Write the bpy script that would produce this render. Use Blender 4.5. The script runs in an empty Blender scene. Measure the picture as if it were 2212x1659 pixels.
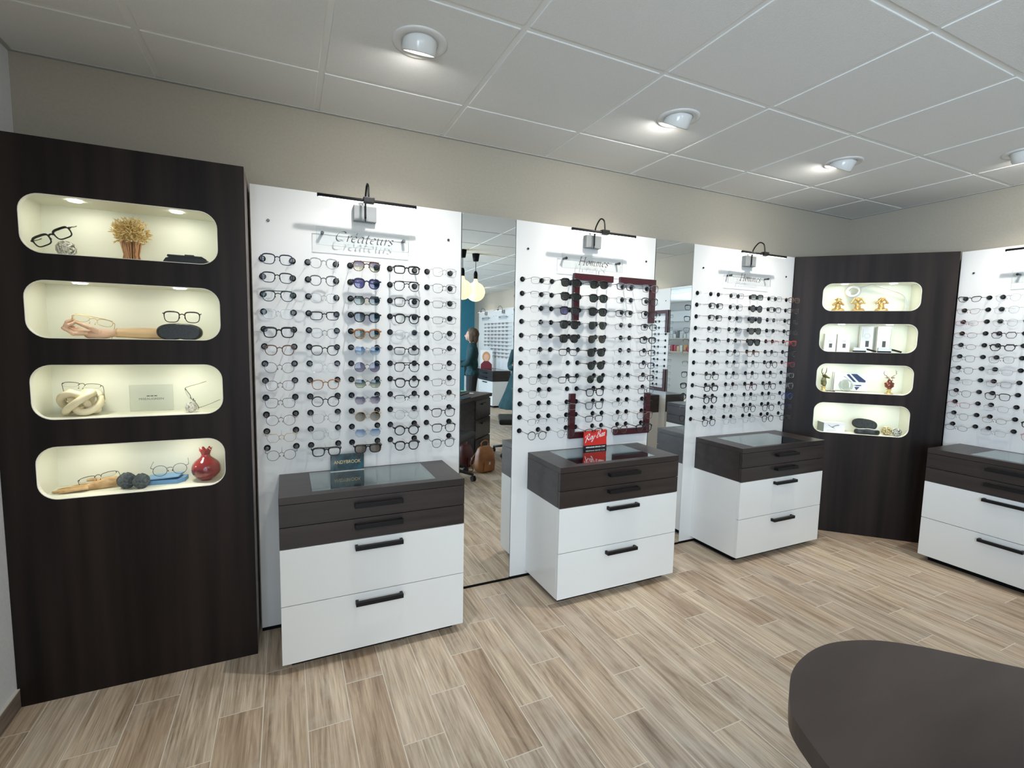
import bpy, bmesh, math, random
from mathutils import Vector, Matrix
PI = math.pi
SC = bpy.context.scene
COL = SC.collection
# ------------------------------------------------------------------ camera
CAM = Vector((.47307, -2.53278, 1.38388))
yaw, pitch, roll, FPX = .437037, -.092158, .020117, 1043.457
cy_, sy_, cp_, sp_ = math.cos(yaw), math.sin(yaw), math.cos(pitch), math.sin(pitch)
fwd = Vector((sy_*cp_, cy_*cp_, sp_)); rgt = Vector((cy_, -sy_, 0)); upv = rgt.cross(fwd)
r_ = rgt*math.cos(roll)+upv*math.sin(roll); u_ = upv*math.cos(roll)-rgt*math.sin(roll)
cam = bpy.data.cameras.new('camera'); camo = bpy.data.objects.new('camera', cam); COL.objects.link(camo)
cam.sensor_fit = 'HORIZONTAL'; cam.sensor_width = 36; cam.lens = FPX/2212*36; cam.clip_start = .02
camo.matrix_world = Matrix(((r_.x, u_.x, -fwd.x, CAM.x), (r_.y, u_.y, -fwd.y, CAM.y), (r_.z, u_.z, -fwd.z, CAM.z), (0, 0, 0, 1)))
SC.camera = camo
# ------------------------------------------------------------------ world, exposure, lights
vs = SC.view_settings
vs.view_transform = 'Standard'; vs.look = 'None'; vs.gamma = 1; vs.use_curve_mapping = False; vs.exposure = 0.17
SC.cycles.max_bounces = 10; SC.cycles.transparent_max_bounces = 24; SC.cycles.glossy_bounces = 6
SC.cycles.caustics_reflective = False; SC.cycles.caustics_refractive = False
SC.cycles.sample_clamp_indirect = 4.0
W_ = bpy.data.worlds.new('daylight'); SC.world = W_; W_.use_nodes = True
bg = W_.node_tree.nodes['Background']; bg.inputs[0].default_value = (.62, .78, 1, 1); bg.inputs[1].default_value = 1.2
E_SPILL = 2.5
P = .1107          # front plane of the boards, metres before the back wall
HC = 2.4218        # ceiling height
XL, XR, YF = -.4472, 4.7003, -9.0
XB = 4.60          # front plane of the boards on the right wall
DOWN = [(.9225, -.744, .40, 0), (2.144, -.722, .52, 0), (3.363, -.735, .52, 0), (4.04, -1.262, .5, 1),
        (4.04, -2.62, .5, 1), (4.04, -6.95, .5, 1), (4.04, -7.95, .5, 1), (1.9, -3.75, .45, 0), (.5, -3.75, .45, 0), (1.2, -6.9, .1, 0)]  # the last three are unseen lamps, added as ambient fill
E_DOWN, E_BAR, E_NICHE, E_WIN = 35, .02, .15, 370
def arealight(name, loc, d, size, energy, col, shape='DISK', size2=None, spread=None, roll=0.):
    l = bpy.data.lights.new(name, 'AREA'); l.energy = energy; l.color = col; l.shape = shape; l.size = size
    if size2: l.size_y = size2
    if spread: l.spread = spread
    o = bpy.data.objects.new(name, l); COL.objects.link(o); o.location = loc
    o.rotation_euler = Vector(d).to_track_quat('-Z', 'Y').to_euler()
    return o
def spot(name, loc, d, energy, col, ang, blend=1., r=.03):
    l = bpy.data.lights.new(name, 'SPOT'); l.energy = energy; l.color = col; l.spot_size = math.radians(ang); l.spot_blend = blend; l.shadow_soft_size = r
    o = bpy.data.objects.new(name, l); COL.objects.link(o); o.location = loc; o.rotation_euler = Vector(d).to_track_quat('-Z', 'Y').to_euler(); return o
# daylight coming in through the shop window of the left wall
arealight('daylight', (XL-.35, -4.9, 1.35), (1, .12, -.08), 3.3, E_WIN, (.64, .81, 1), 'RECTANGLE', 2.0)
arealight('daylight', (1.15, YF-.35, 1.3), (0, 1, -.03), 2.5, 40, (.70, .85, 1), 'RECTANGLE', 2.0)  # cool fill added at the front opening, for the cabinet fronts

# ------------------------------------------------------------------ materials
MATS = {}
def mat(name, col=(.8, .8, .8), rough=.5, metal=0., spec=.5, coat=0., emit=None, es=0.):
    if name in MATS: return MATS[name]
    m = bpy.data.materials.new(name); m.use_nodes = True
    b = m.node_tree.nodes['Principled BSDF']
    b.inputs['Base Color'].default_value = (*col, 1); b.inputs['Roughness'].default_value = rough
    b.inputs['Metallic'].default_value = metal; b.inputs['Specular IOR Level'].default_value = spec
    if coat: b.inputs['Coat Weight'].default_value = coat; b.inputs['Coat Roughness'].default_value = .08
    if emit: b.inputs['Emission Color'].default_value = (*emit, 1); b.inputs['Emission Strength'].default_value = es
    MATS[name] = m
    return m
def nodes(m): return m.node_tree.nodes, m.node_tree.links
def ramp(N, stops):
    r = N.new('ShaderNodeValToRGB')
    while len(r.color_ramp.elements) < len(stops): r.color_ramp.elements.new(.5)
    for e, (p, c) in zip(r.color_ramp.elements, stops): e.position = p; e.color = (*c, 1)
    return r
def textured(name, c0, c1, scale, rough=.5, bump=.0, detail=4, spec=.5, coat=0., metal=0.):
    """noise-varied colour in object space; scale is a 3-vector stretching the grain"""
    if name in MATS: return MATS[name]
    m = mat(name, c0, rough, metal, spec, coat); N, L = nodes(m); b = N['Principled BSDF']
    tc = N.new('ShaderNodeTexCoord'); mp = N.new('ShaderNodeMapping'); nz = N.new('ShaderNodeTexNoise')
    mp.inputs['Scale'].default_value = scale; nz.inputs['Scale'].default_value = 1; nz.inputs['Detail'].default_value = detail
    L.new(tc.outputs['Object'], mp.inputs[0]); L.new(mp.outputs[0], nz.inputs[0])
    r = ramp(N, [(.35, c0), (.65, c1)]); L.new(nz.outputs[0], r.inputs[0]); L.new(r.outputs[0], b.inputs['Base Color'])
    if bump:
        bp = N.new('ShaderNodeBump'); bp.inputs['Strength'].default_value = bump; bp.inputs['Distance'].default_value = .002
        L.new(nz.outputs[0], bp.inputs['Height']); L.new(bp.outputs[0], b.inputs['Normal'])
    return m
def thin_glass(name, tint, refl=.08, rough=.0, grad=None):
    """thin clear or tinted sheet: transparent plus a fixed mirror share; grad = second tint lower down"""
    if name in MATS: return MATS[name]
    m = bpy.data.materials.new(name); m.use_nodes = True; N, L = nodes(m); N.clear()
    o = N.new('ShaderNodeOutputMaterial'); t = N.new('ShaderNodeBsdfTransparent'); g = N.new('ShaderNodeBsdfGlossy'); mx = N.new('ShaderNodeMixShader')
    t.inputs[0].default_value = (*tint, 1); g.inputs['Roughness'].default_value = rough
    fr = N.new('ShaderNodeLayerWeight'); pw = N.new('ShaderNodeMath'); pw.operation = 'POWER'; pw.inputs[1].default_value = 5
    ma = N.new('ShaderNodeMath'); ma.operation = 'MULTIPLY_ADD'; ma.inputs[1].default_value = .85; ma.inputs[2].default_value = refl; ma.use_clamp = True
    L.new(fr.outputs['Facing'], pw.inputs[0]); L.new(pw.outputs[0], ma.inputs[0]); L.new(ma.outputs[0], mx.inputs[0])
    L.new(t.outputs[0], mx.inputs[1]); L.new(g.outputs[0], mx.inputs[2]); L.new(mx.outputs[0], o.inputs[0])
    if grad:
        tc = N.new('ShaderNodeTexCoord'); sp = N.new('ShaderNodeSeparateXYZ'); L.new(tc.outputs['Generated'], sp.inputs[0])
        r = ramp(N, [(.1, grad), (.85, tint)]); L.new(sp.outputs[2], r.inputs[0]); L.new(r.outputs[0], t.inputs[0])
    MATS[name] = m
    return m
WHITE = mat('white_laminate', (.68, .68, .668), .3)
WHITE2 = mat('white_lacquer', (.74, .735, .71), .16)
BLACK = mat('black_plastic', (.0035, .0035, .004), .6, 0, .12)
BLACKM = mat('black_metal', (.006, .006, .0065), .45, 0, .25)
CHROME = mat('chrome', (.75, .75, .76), .12, 1)
STEEL = mat('brushed_steel', (.22, .23, .23), .35, .25)
CREAM = mat('niche_lining', (.84, .84, .72), .5)
MIRROR = mat('mirror_glass', (.86, .87, .85), .0, 1)
WALLM = textured('beige_paint', (.35, .318, .260), (.37, .337, .276), (90, 90, 90), .8, .25)
WALLW = textured('white_paint', (.66, .67, .68), (.70, .71, .72), (90, 90, 90), .75, .25)
WALLB = textured('blue_paint', (.03, .19, .27), (.035, .21, .30), (60, 60, 60), .7, .1)
WOODV = textured('dark_wood_vertical', (.0085, .0060, .0053), (.023, .0158, .0136), (14, 14, .7), .45, .0, 5, .16)
WOODH = textured('dark_wood_horizontal', (.018, .0125, .0115), (.034, .0245, .022), (1.2, 20, 30), .36, .0, 5)
DESKW = textured('dark_wood_desk', (.027, .0190, .0165), (.056, .041, .036), (1.6, 6, 6), .42, .04, 6, .3)
TILE = textured('ceiling_tile', (.76, .76, .735), (.80, .80, .775), (260, 260, 260), .85, .3, 2)
TBAR = mat('ceiling_grid', (.84, .84, .81), .55)
CLEAR = thin_glass('clear_plastic', (.93, .94, .95), .05, .15)
PLEXI = thin_glass('acrylic_sheet', (.97, .98, .98), .05)
def floor_mat():
    m = mat('wood_look_tile', (.4, .3, .2), .42); N, L = nodes(m); b = N['Principled BSDF']
    def math_(op, a, c=None):
        n = N.new('ShaderNodeMath'); n.operation = op
        for i, v in enumerate((a, c)):
            if v is None: continue
            if isinstance(v, (int, float)): n.inputs[i].default_value = v
            else: L.new(v, n.inputs[i])
        return n.outputs[0]
    tc = N.new('ShaderNodeTexCoord'); s = N.new('ShaderNodeSeparateXYZ'); L.new(tc.outputs['Object'], s.inputs[0])
    PW, PL = .1457, .578
    u = math_('DIVIDE', math_('SUBTRACT', s.outputs[0], .0765), PW); iu = math_('FLOOR', u); fu = math_('FRACT', u)
    k = math_('FLOORED_MODULO', math_('SUBTRACT', 2, iu), 3)
    off = math_('ADD', math_('MULTIPLY', k, .1927), .43)
    v = math_('DIVIDE', math_('ADD', s.outputs[1], off), PL); iv = math_('FLOOR', v); fv = math_('FRACT', v)
    cb = N.new('ShaderNodeCombineXYZ'); L.new(iu, cb.inputs[0]); L.new(iv, cb.inputs[1])
    wn = N.new('ShaderNodeTexWhiteNoise'); wn.noise_dimensions = '3D'; L.new(cb.outputs[0], wn.inputs[0])
    # grain coordinates, shifted from plank to plank
    sc = N.new('ShaderNodeVectorMath'); sc.operation = 'SCALE'; sc.inputs['Scale'].default_value = 37; L.new(wn.outputs['Color'], sc.inputs[0])
    ad = N.new('ShaderNodeVectorMath'); ad.operation = 'ADD'; L.new(tc.outputs['Object'], ad.inputs[0]); L.new(sc.outputs[0], ad.inputs[1])
    def noise(scale, det, dist=0., src=ad.outputs[0]):
        mp = N.new('ShaderNodeMapping'); mp.inputs['Scale'].default_value = scale; L.new(src, mp.inputs[0])
        n = N.new('ShaderNodeTexNoise'); n.inputs['Scale'].default_value = 1; n.inputs['Detail'].default_value = det; n.inputs['Distortion'].default_value = dist
        n.inputs['Roughness'].default_value = .62; L.new(mp.outputs[0], n.inputs[0]); return n.outputs[0]
    g1 = noise((30, 1.3, 1), 8, 2.4); g2 = noise((8.5, .8, 1), 4, 2.2); g3 = noise((150, 4, 1), 3, .5); g4 = noise((5, 3.5, 1), 5, 1.5)
    base = ramp(N, [(0., (.45, .34, .245)), (.3, (.53, .42, .315)), (.55, (.59, .485, .37)), (.8, (.51, .42, .335)), (1., (.46, .365, .285))])
    L.new(wn.outputs['Value'], base.inputs[0])
    streak = ramp(N, [(.33, (.36, .30, .255)), (.46, (.78, .745, .70)), (.55, (1.03, 1.02, 1.0)), (.68, (1.36, 1.39, 1.40))])
    mixg = math_('ADD', math_('MULTIPLY', g1, .5), math_('MULTIPLY', g2, .5)); L.new(mixg, streak.inputs[0])
    fine = ramp(N, [(.35, (.78, .76, .75)), (.6, (1.06, 1.06, 1.05))]); L.new(g3, fine.inputs[0])
    def mul(a, c):
        n = N.new('ShaderNodeMix'); n.data_type = 'RGBA'; n.blend_type = 'MULTIPLY'; n.inputs['Factor'].default_value = 1; n.clamp_result = False
        L.new(a, n.inputs['A']); L.new(c, n.inputs['B']); return n.outputs['Result']
    pale = ramp(N, [(.52, (0, 0, 0)), (.72, (.55, .55, .55))]); L.new(g4, pale.inputs[0])
    c = mul(mul(base.outputs[0], streak.outputs[0]), fine.outputs[0])
    mp_ = N.new('ShaderNodeMix'); mp_.data_type = 'RGBA'; L.new(pale.outputs[0], mp_.inputs['Factor']); L.new(c, mp_.inputs['A']); mp_.inputs['B'].default_value = (.54, .475, .39, 1)
    eu = math_('MINIMUM', fu, math_('SUBTRACT', 1, fu)); ev = math_('MINIMUM', fv, math_('SUBTRACT', 1, fv))
    e = math_('MINIMUM', math_('MULTIPLY', eu, PW), math_('MULTIPLY', ev, PL))
    gr = math_('LESS_THAN', e, .0017)
    fm = N.new('ShaderNodeMix'); fm.data_type = 'RGBA'; L.new(gr, fm.inputs['Factor']); L.new(mp_.outputs['Result'], fm.inputs['A']); fm.inputs['B'].default_value = (.66, .59, .49, 1)
    L.new(fm.outputs['Result'], b.inputs['Base Color'])
    rr = math_('ADD', .36, math_('MULTIPLY', g1, .2)); L.new(rr, b.inputs['Roughness'])
    bp = N.new('ShaderNodeBump'); bp.inputs['Strength'].default_value = .35; bp.inputs['Distance'].default_value = .0012
    hh = math_('SUBTRACT', math_('MULTIPLY', g1, .5), gr); L.new(hh, bp.inputs['Height']); L.new(bp.outputs[0], b.inputs['Normal'])
    return m
FLOORM = floor_mat()
# ------------------------------------------------------------------ mesh helpers
class MB:
    def __init__(s): s.bm = bmesh.new(); s.mi = 0
    def _mark(s, fs):
        for f in fs: f.material_index = s.mi; f.smooth = True
    def quad(s, pts):
        f = s.bm.faces.new([s.bm.verts.new(p) for p in pts]); f.material_index = s.mi; return s
    def box(s, x0, x1, y0, y1, z0, z1, bev=0.):
        r = bmesh.ops.create_cube(s.bm, size=1); v = r['verts']
        bmesh.ops.scale(s.bm, vec=(x1-x0, y1-y0, z1-z0), verts=v); bmesh.ops.translate(s.bm, vec=((x0+x1)/2, (y0+y1)/2, (z0+z1)/2), verts=v)
        fs = set(f for q in v for f in q.link_faces)
        for f in fs: f.material_index = s.mi
        if bev:
            es = set(e for q in v for e in q.link_edges)
            bmesh.ops.bevel(s.bm, geom=list(es), offset=bev, segments=2, affect='EDGES', profile=.6)
        return s
    def obox(s, c, sx, sy, sz, rz=0., rx=0., bev=0.):
        n0 = len(s.bm.verts); s.box(-sx/2, sx/2, -sy/2, sy/2, -sz/2, sz/2, bev); s.bm.verts.ensure_lookup_table()
        M_ = Matrix.Translation(c) @ Matrix.Rotation(rz, 4, 'Z') @ Matrix.Rotation(rx, 4, 'X')
        for v in list(s.bm.verts)[n0:]: v.co = M_ @ v.co
        return s
    def tube(s, pts, r, n=8, closed=False, ry=None, caps=True):
        """swept round tube; r number or list"""
        pts = [Vector(p) for p in pts]; m = len(pts); rings = []
        nrm = None
        for i, p in enumerate(pts):
            a = pts[(i-1) % m] if (closed or i > 0) else p; b = pts[(i+1) % m] if (closed or i < m-1) else p
            t = (b-a).normalized()
            if nrm is None:
                nrm = t.orthogonal().normalized() if abs(t.y) > .9 else t.cross(Vector((0, 1, 0))).normalized()
            nrm = (nrm-t*nrm.dot(t)).normalized(); bn = t.cross(nrm)
            R = r[i] if isinstance(r, (list, tuple)) else r; R2 = R*(ry or 1)
            rings.append([s.bm.verts.new(p+nrm*R*math.cos(2*PI*k/n)+bn*R2*math.sin(2*PI*k/n)) for k in range(n)])
        for i in range(m if closed else m-1):
            A, B = rings[i], rings[(i+1) % m]
            for k in range(n):
                f = s.bm.faces.new((A[k], A[(k+1) % n], B[(k+1) % n], B[k])); f.smooth = True; f.material_index = s.mi
        if caps and not closed:
            for R_, rev in ((rings[0], 0), (rings[-1], 1)):
                f = s.bm.faces.new(R_[::-1] if not rev else R_); f.material_index = s.mi
        return s
    def cyl(s, p0, p1, r0, r1=None, n=20): return s.tube([p0, p1], [r0, r0 if r1 is None else r1], n)
    def lathe(s, prof, c=(0, 0, 0), n=24, mod=None, caps=True):
        rings = []
        for r, z in prof:
            rings.append([s.bm.verts.new((c[0]+(r*(mod(2*PI*k/n, z) if mod else 1))*math.cos(2*PI*k/n), c[1]+(r*(mod(2*PI*k/n, z) if mod else 1))*math.sin(2*PI*k/n), c[2]+z)) for k in range(n)])
        for A, B in zip(rings, rings[1:]):
            for k in range(n):
                f = s.bm.faces.new((A[k], A[(k+1) % n], B[(k+1) % n], B[k])); f.smooth = True; f.material_index = s.mi
        if caps:
            for R_, rev in ((rings[0], 1), (rings[-1], 0)):
                try: f = s.bm.faces.new(R_[::-1] if rev else R_); f.material_index = s.mi
                except ValueError: pass
        return s
    def ell(s, c, rx, ry=None, rz=None, rot=None, sub=2):
        ry = ry or rx; rz = rz or rx
        M_ = Matrix.Translation(c) @ (rot or Matrix()) @ Matrix.Diagonal((rx, ry, rz, 1))
        r = bmesh.ops.create_icosphere(s.bm, subdivisions=sub, radius=1, matrix=M_)
        s._mark(set(f for v in r['verts'] for f in v.link_faces)); return s
    def prism(s, poly, z0, z1, flip=None):
        """poly in xy, extruded in z; flip maps (x,y,z) to other axes"""
        F = flip or (lambda x, y, z: (x, y, z)); n = len(poly)
        A = [s.bm.verts.new(F(x, y, z0)) for x, y in poly]; B = [s.bm.verts.new(F(x, y, z1)) for x, y in poly]
        fs = [s.bm.faces.new(A[::-1]), s.bm.faces.new(B)]+[s.bm.faces.new((A[i], A[(i+1) % n], B[(i+1) % n], B[i])) for i in range(n)]
        for f in fs: f.material_index = s.mi
        return s
    def build(s, name, mats, parent=None, remesh=0., smooth=0, loc=None):
        bmesh.ops.recalc_face_normals(s.bm, faces=s.bm.faces[:])
        me = bpy.data.meshes.new(name); s.bm.to_mesh(me); s.bm.free()
        for m in (mats if isinstance(mats, (list, tuple)) else [mats]): me.materials.append(m)
        return link(name, me, parent, remesh, smooth, loc)
def link(name, me, parent=None, remesh=0., smooth=0, loc=None):
    o = bpy.data.objects.new(name, me); COL.objects.link(o)
    if parent: o.parent = parent
    if loc: o.location = loc
    if remesh:
        md = o.modifiers.new('remesh', 'REMESH'); md.mode = 'VOXEL'; md.voxel_size = remesh; md.use_smooth_shade = True
    if smooth:
        md = o.modifiers.new('smooth', 'SMOOTH'); md.iterations = smooth; md.factor = .6
    return o
def thing(name, label, cat, loc=(0, 0, 0), rz=0., group=None, rot=None):
    o = bpy.data.objects.new(name, None); COL.objects.link(o); o.location = loc; o.rotation_euler = rot or (0, 0, rz); o.empty_display_size = .05
    return tag(o, label, cat, group)
def tag(o, label, cat, group=None):
    n = len(label.split()); assert 4 <= n <= 16, (n, label)
    o['label'] = label; o['category'] = cat
    if group: o['group'] = group
    return o
def struct(o): o['kind'] = 'structure'; return o
def copy_tree(o, parent=None, datamap=None):
    c = o.copy(); COL.objects.link(c)
    if parent: c.parent = parent
    for ch in o.children: copy_tree(ch, c)
    return c
def smoothc(pts, n=6, closed=False):
    """Catmull-Rom through the points"""
    P_ = [Vector(p) for p in pts]; m = len(P_); out = []
    rng = range(m if closed else m-1)
    for i in rng:
        p0 = P_[(i-1) % m] if (closed or i > 0) else P_[0]; p1 = P_[i]; p2 = P_[(i+1) % m]; p3 = P_[(i+2) % m] if (closed or i+2 < m) else P_[m-1]
        for k in range(n):
            t = k/n; out.append(.5*((2*p1)+(p2-p0)*t+(2*p0-5*p1+4*p2-p3)*t*t+(3*p1-p0-3*p2+p3)*t**3))
    if not closed: out.append(P_[-1])
    return out
def rrect(x0, x1, z0, z1, r, n=8):
    pts = []
    for cx, cz, a in ((x1-r, z1-r, 0), (x0+r, z1-r, 90), (x0+r, z0+r, 180), (x1-r, z0+r, 270)):
        for k in range(n+1):
            t = math.radians(a+90*k/n); pts.append((cx+r*math.cos(t), cz+r*math.sin(t)))
    return pts
def plate_with_holes(outer, holes, th, name, m, parent):
    cu = bpy.data.curves.new(name, 'CURVE'); cu.dimensions = '2D'; cu.fill_mode = 'BOTH'; cu.extrude = th/2
    for poly in [outer]+holes:
        sp = cu.splines.new('POLY'); sp.points.add(len(poly)-1); sp.use_cyclic_u = True
        for q, (x, y) in zip(sp.points, poly): q.co = (x, y, 0, 1)
    t = bpy.data.objects.new(name, cu); me = bpy.data.meshes.new_from_object(t); bpy.data.objects.remove(t)
    me.transform(Matrix.Rotation(PI/2, 4, 'X')); me.name = name
    me.materials.clear(); me.materials.append(m)
    return link(name, me, parent)
def text_mesh(name, txt, size, m, parent, M_, width=None, ext=.0004, bold=0.):
    cu = bpy.data.curves.new(name, 'FONT'); cu.body = txt; cu.size = size; cu.align_x = 'CENTER'; cu.align_y = 'CENTER'; cu.extrude = ext; cu.offset = bold
    t = bpy.data.objects.new(name, cu); me = bpy.data.meshes.new_from_object(t); bpy.data.objects.remove(t)
    if width and len(me.vertices):
        w = max(v.co.x for v in me.vertices)-min(v.co.x for v in me.vertices); me.transform(Matrix.Diagonal((width/w, 1, 1, 1)))
    me.transform(M_ @ Matrix.Rotation(PI/2, 4, 'X')); me.materials.clear(); me.materials.append(m)
    return link(name, me, parent)
# pen-drawn lettering: each letter is a few strokes, drawn with a broad nib held at an angle
GLY = {
 'C': (1.3, [[(1.1, 1.38), (.85, 1.66), (.45, 1.55), (.1, 1.0), (.1, .4), (.42, 0), (.8, .05), (1.12, .38)]]),
 'r': (.62, [[(.02, .86), (.2, 1.0), (.2, .5), (.2, 0)], [(.2, .6), (.42, .95), (.62, .93)]]),
 'e': (.8, [[(.1, .5), (.5, .6), (.6, .84), (.38, 1), (.1, .62), (.12, .17), (.4, 0), (.68, .22)]]),
 'E': (.8, [[(.1, .5), (.5, .6), (.6, .84), (.38, 1), (.1, .62), (.12, .17), (.4, 0), (.68, .22)], [(.46, 1.24), (.52, 1.62)]]),
 'a': (.92, [[(.66, .88), (.38, 1), (.08, .6), (.1, .1), (.34, .04), (.62, .5)], [(.68, 1), (.62, .25), (.72, 0), (.88, .12)]]),
 't': (.62, [[(.27, 1.42), (.2, .7), (.2, .2), (.34, 0), (.56, .15)], [(.02, .98), (.5, .98)]]),
 'u': (.95, [[(.0, .86), (.14, 1), (.14, .35), (.3, 0), (.6, .3), (.68, 1)], [(.68, 1), (.63, .25), (.74, 0), (.9, .12)]]),
 's': (.66, [[(.56, .84), (.32, 1), (.1, .78), (.3, .54), (.5, .3), (.3, 0), (.02, .12)]]),
 'o': (.85, [[(.4, 1), (.12, .75), (.1, .3), (.35, 0), (.62, .25), (.66, .7), (.4, 1)]]),
 'm': (1.28, [[(.0, .86), (.12, 1), (.12, .5), (.12, 0)], [(.12, .6), (.36, 1), (.52, .82), (.5, 0)], [(.5, .6), (.78, 1), (.94, .82), (.9, .18), (1.02, 0), (1.14, .12)]]),
 'n': (.95, [[(.0, .86), (.12, 1), (.12, .5), (.12, 0)], [(.12, .6), (.42, 1), (.62, .82), (.6, .18), (.7, 0), (.84, .12)]]),
 'H': (1.55, [[(.2, 0), (.2, .8), (.2, 1.62)], [(1.12, 0), (1.12, .8), (1.12, 1.62)], [(.2, .84), (1.12, .84)], [(.02, 0), (.4, 0)], [(.94, 0), (1.3, 0)], [(-.1, 1.5), (.1, 1.66), (.42, 1.62)], [(.94, 1.62), (1.32, 1.66)]]),
 'R': (1.5, [[(.3, 1.6), (.26, .8), (.2, -.5)], [(-.45, 1.0), (-.2, 1.55), (.6, 1.85), (1.05, 1.5), (.8, 1.0), (.3, .85), (.7, .5), (1.25, 0)]]),
 'y': (1.0, [[(.05, .95), (.12, .3), (.4, .1), (.7, .6)], [(.8, 1), (.6, 0), (.35, -.75), (.1, -.6), (.3, -.1)]]),
 '-': (.7, [[(.05, .5), (.55, .62)]]),
 'B': (1.3, [[(.3, 1.85), (.2, .9), (.12, 0)], [(.0, 1.4), (.5, 2.0), (.95, 1.75), (.7, 1.15), (.3, 1.0), (.85, .95), (1.0, .4), (.6, 0), (.1, .05)]]),
}
def lettering(name, txt, h, m, parent, loc, width, nib=.10, ang=38, slant=.24, rise=0., th=.0006, rz=0.):
    mb = MB(); x = 0; segs = []
    for ch in txt:
        w, st = GLY[ch]
        for s_ in st:
            segs.append([(p.x, p.y) for p in smoothc([(q[0]+x, q[1], 0) for q in s_], 5 if len(s_) > 2 else 1)])
        x += w+.02
    sx = width/x; a = math.radians(ang); nx, nz = math.cos(a)*nib/2, math.sin(a)*nib/2
    for s_ in segs:
        pl = [(px+slant*py, py+rise*px) for px, py in s_]
        for (ax, ay), (bx, by) in zip(pl, pl[1:]):
            q = [(ax-nx, ay-nz), (bx-nx, by-nz), (bx+nx, by+nz), (ax+nx, ay+nz)]
            ar = sum(q[i][0]*q[(i+1) % 4][1]-q[(i+1) % 4][0]*q[i][1] for i in range(4))
            if abs(ar) < nib*nib*.02: continue
            vs_ = [mb.bm.verts.new(((qx-x/2)*sx, -th, qy*h)) for qx, qy in q]
            mb.bm.faces.new(vs_ if ar > 0 else vs_[::-1])
    me = bpy.data.meshes.new(name); mb.bm.to_mesh(me); mb.bm.free(); me.materials.append(m)
    o = link(name, me, parent, loc=loc); md = o.modifiers.new('thick', 'SOLIDIFY'); md.thickness = th; o.rotation_euler.z = rz
    return o
# ================================================================== room
struct(MB().box(XL-.1, XR+.1, YF-.1, .1, -.1, 0).build('floor', FLOORM))
struct(MB().box(XL-.1, XR+.1, 0, .1, 0, HC+.1).build('wall_back', WALLM))
struct(MB().box(XR, XR+.1, YF, 0, 0, HC+.1).build('wall_right', WALLM))
wq = MB(); wq.box(XL-.1, -.1, YF-.1, YF, 0, HC+.1); wq.box(2.4, XR+.1, YF-.1, YF, 0, HC+.1); wq.box(-.1, 2.4, YF-.1, YF, 0, .25); wq.box(-.1, 2.4, YF-.1, YF, 2.3, HC+.1)
struct(wq.build('wall_front', WALLB))
wf = MB()
for x in (-.07, 1.15, 2.37): wf.box(x-.03, x+.03, YF-.075, YF-.025, .25, 2.3)
for z in (.28, 2.27): wf.box(-.04, 2.34, YF-.075, YF-.025, z-.03, z+.03)
fill_win = struct(wf.build('added_window', mat('window_frame_grey', (.2, .21, .22), .4)))  # unseen window, added so cool light reaches the cabinet fronts
MB().box(-.04, 2.34, YF-.053, YF-.047, .31, 2.24).build('pane', PLEXI, fill_win)
WY0, WY1, WZ0, WZ1 = -6.5, -3.3, .25, 2.3
wl = MB(); wl.box(XL-.1, XL, WY1, 0, 0, HC+.1); wl.box(XL-.1, XL, YF, WY0, 0, HC+.1); wl.box(XL-.1, XL, WY0, WY1, 0, WZ0); wl.box(XL-.1, XL, WY0, WY1, WZ1, HC+.1)
struct(wl.build('wall_left', WALLW))
wf = MB()
for y in (WY0+.03, -5.43, -4.37, WY1-.03): wf.box(XL-.075, XL-.025, y-.03, y+.03, WZ0, WZ1)
for z in (WZ0+.03, WZ1-.03): wf.box(XL-.075, XL-.025, WY0+.06, WY1-.06, z-.03, z+.03)
win = struct(wf.build('window_1', mat('window_frame_grey', (.2, .21, .22), .4)))
MB().box(XL-.053, XL-.047, WY0+.06, WY1-.06, WZ0+.06, WZ1-.06).build('pane', PLEXI, win)
# tile skirting along the left wall, with its pale cut edge
bb = MB(); bb.box(XL, XL+.009, WY1, -.28, 0, .070)
bb.mi = 1; bb.box(XL, XL+.0095, WY1, -.28, .070, .074)
struct(bb.build('baseboard_left', [textured('skirting_tile', (.13, .10, .08), (.24, .19, .145), (3, 3, 40), .5), mat('tile_edge', (.62, .58, .52), .5)]))
# suspended ceiling: tiles stand 6 mm proud of the grid
cl = MB()
X0, A0 = .0217, .3811
xs = [XL]+[X0+.6*i for i in range(0, 8)]+[XR]; ys = [0, -A0]+[-A0-.6*i for i in range(1, 15)]+[YF]
g = .0115
for i in range(len(xs)-1):
    for j in range(len(ys)-1):
        xa, xb, ya, yb = xs[i]+g, xs[i+1]-g, ys[j+1]+g, ys[j]-g
        if xb-xa > .02 and yb-ya > .02: cl.box(xa, xb, ya, yb, HC, HC+.018, .0025)
cl.mi = 1
cl.box(XL, XR, YF, 0, HC+.0042, HC+.02)
struct(cl.build('ceiling', [TILE, TBAR]))
tr = MB()
tr.box(XL, XR, -.016, 0, HC-.003, HC+.007).box(XR-.016, XR, YF, -.016, HC-.003, HC+.007).box(XL, XL+.016, YF, -.016, HC-.003, HC+.007)
struct(tr.build('trim_1', mat('ceiling_trim', (.42, .42, .40), .6)))
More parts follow.
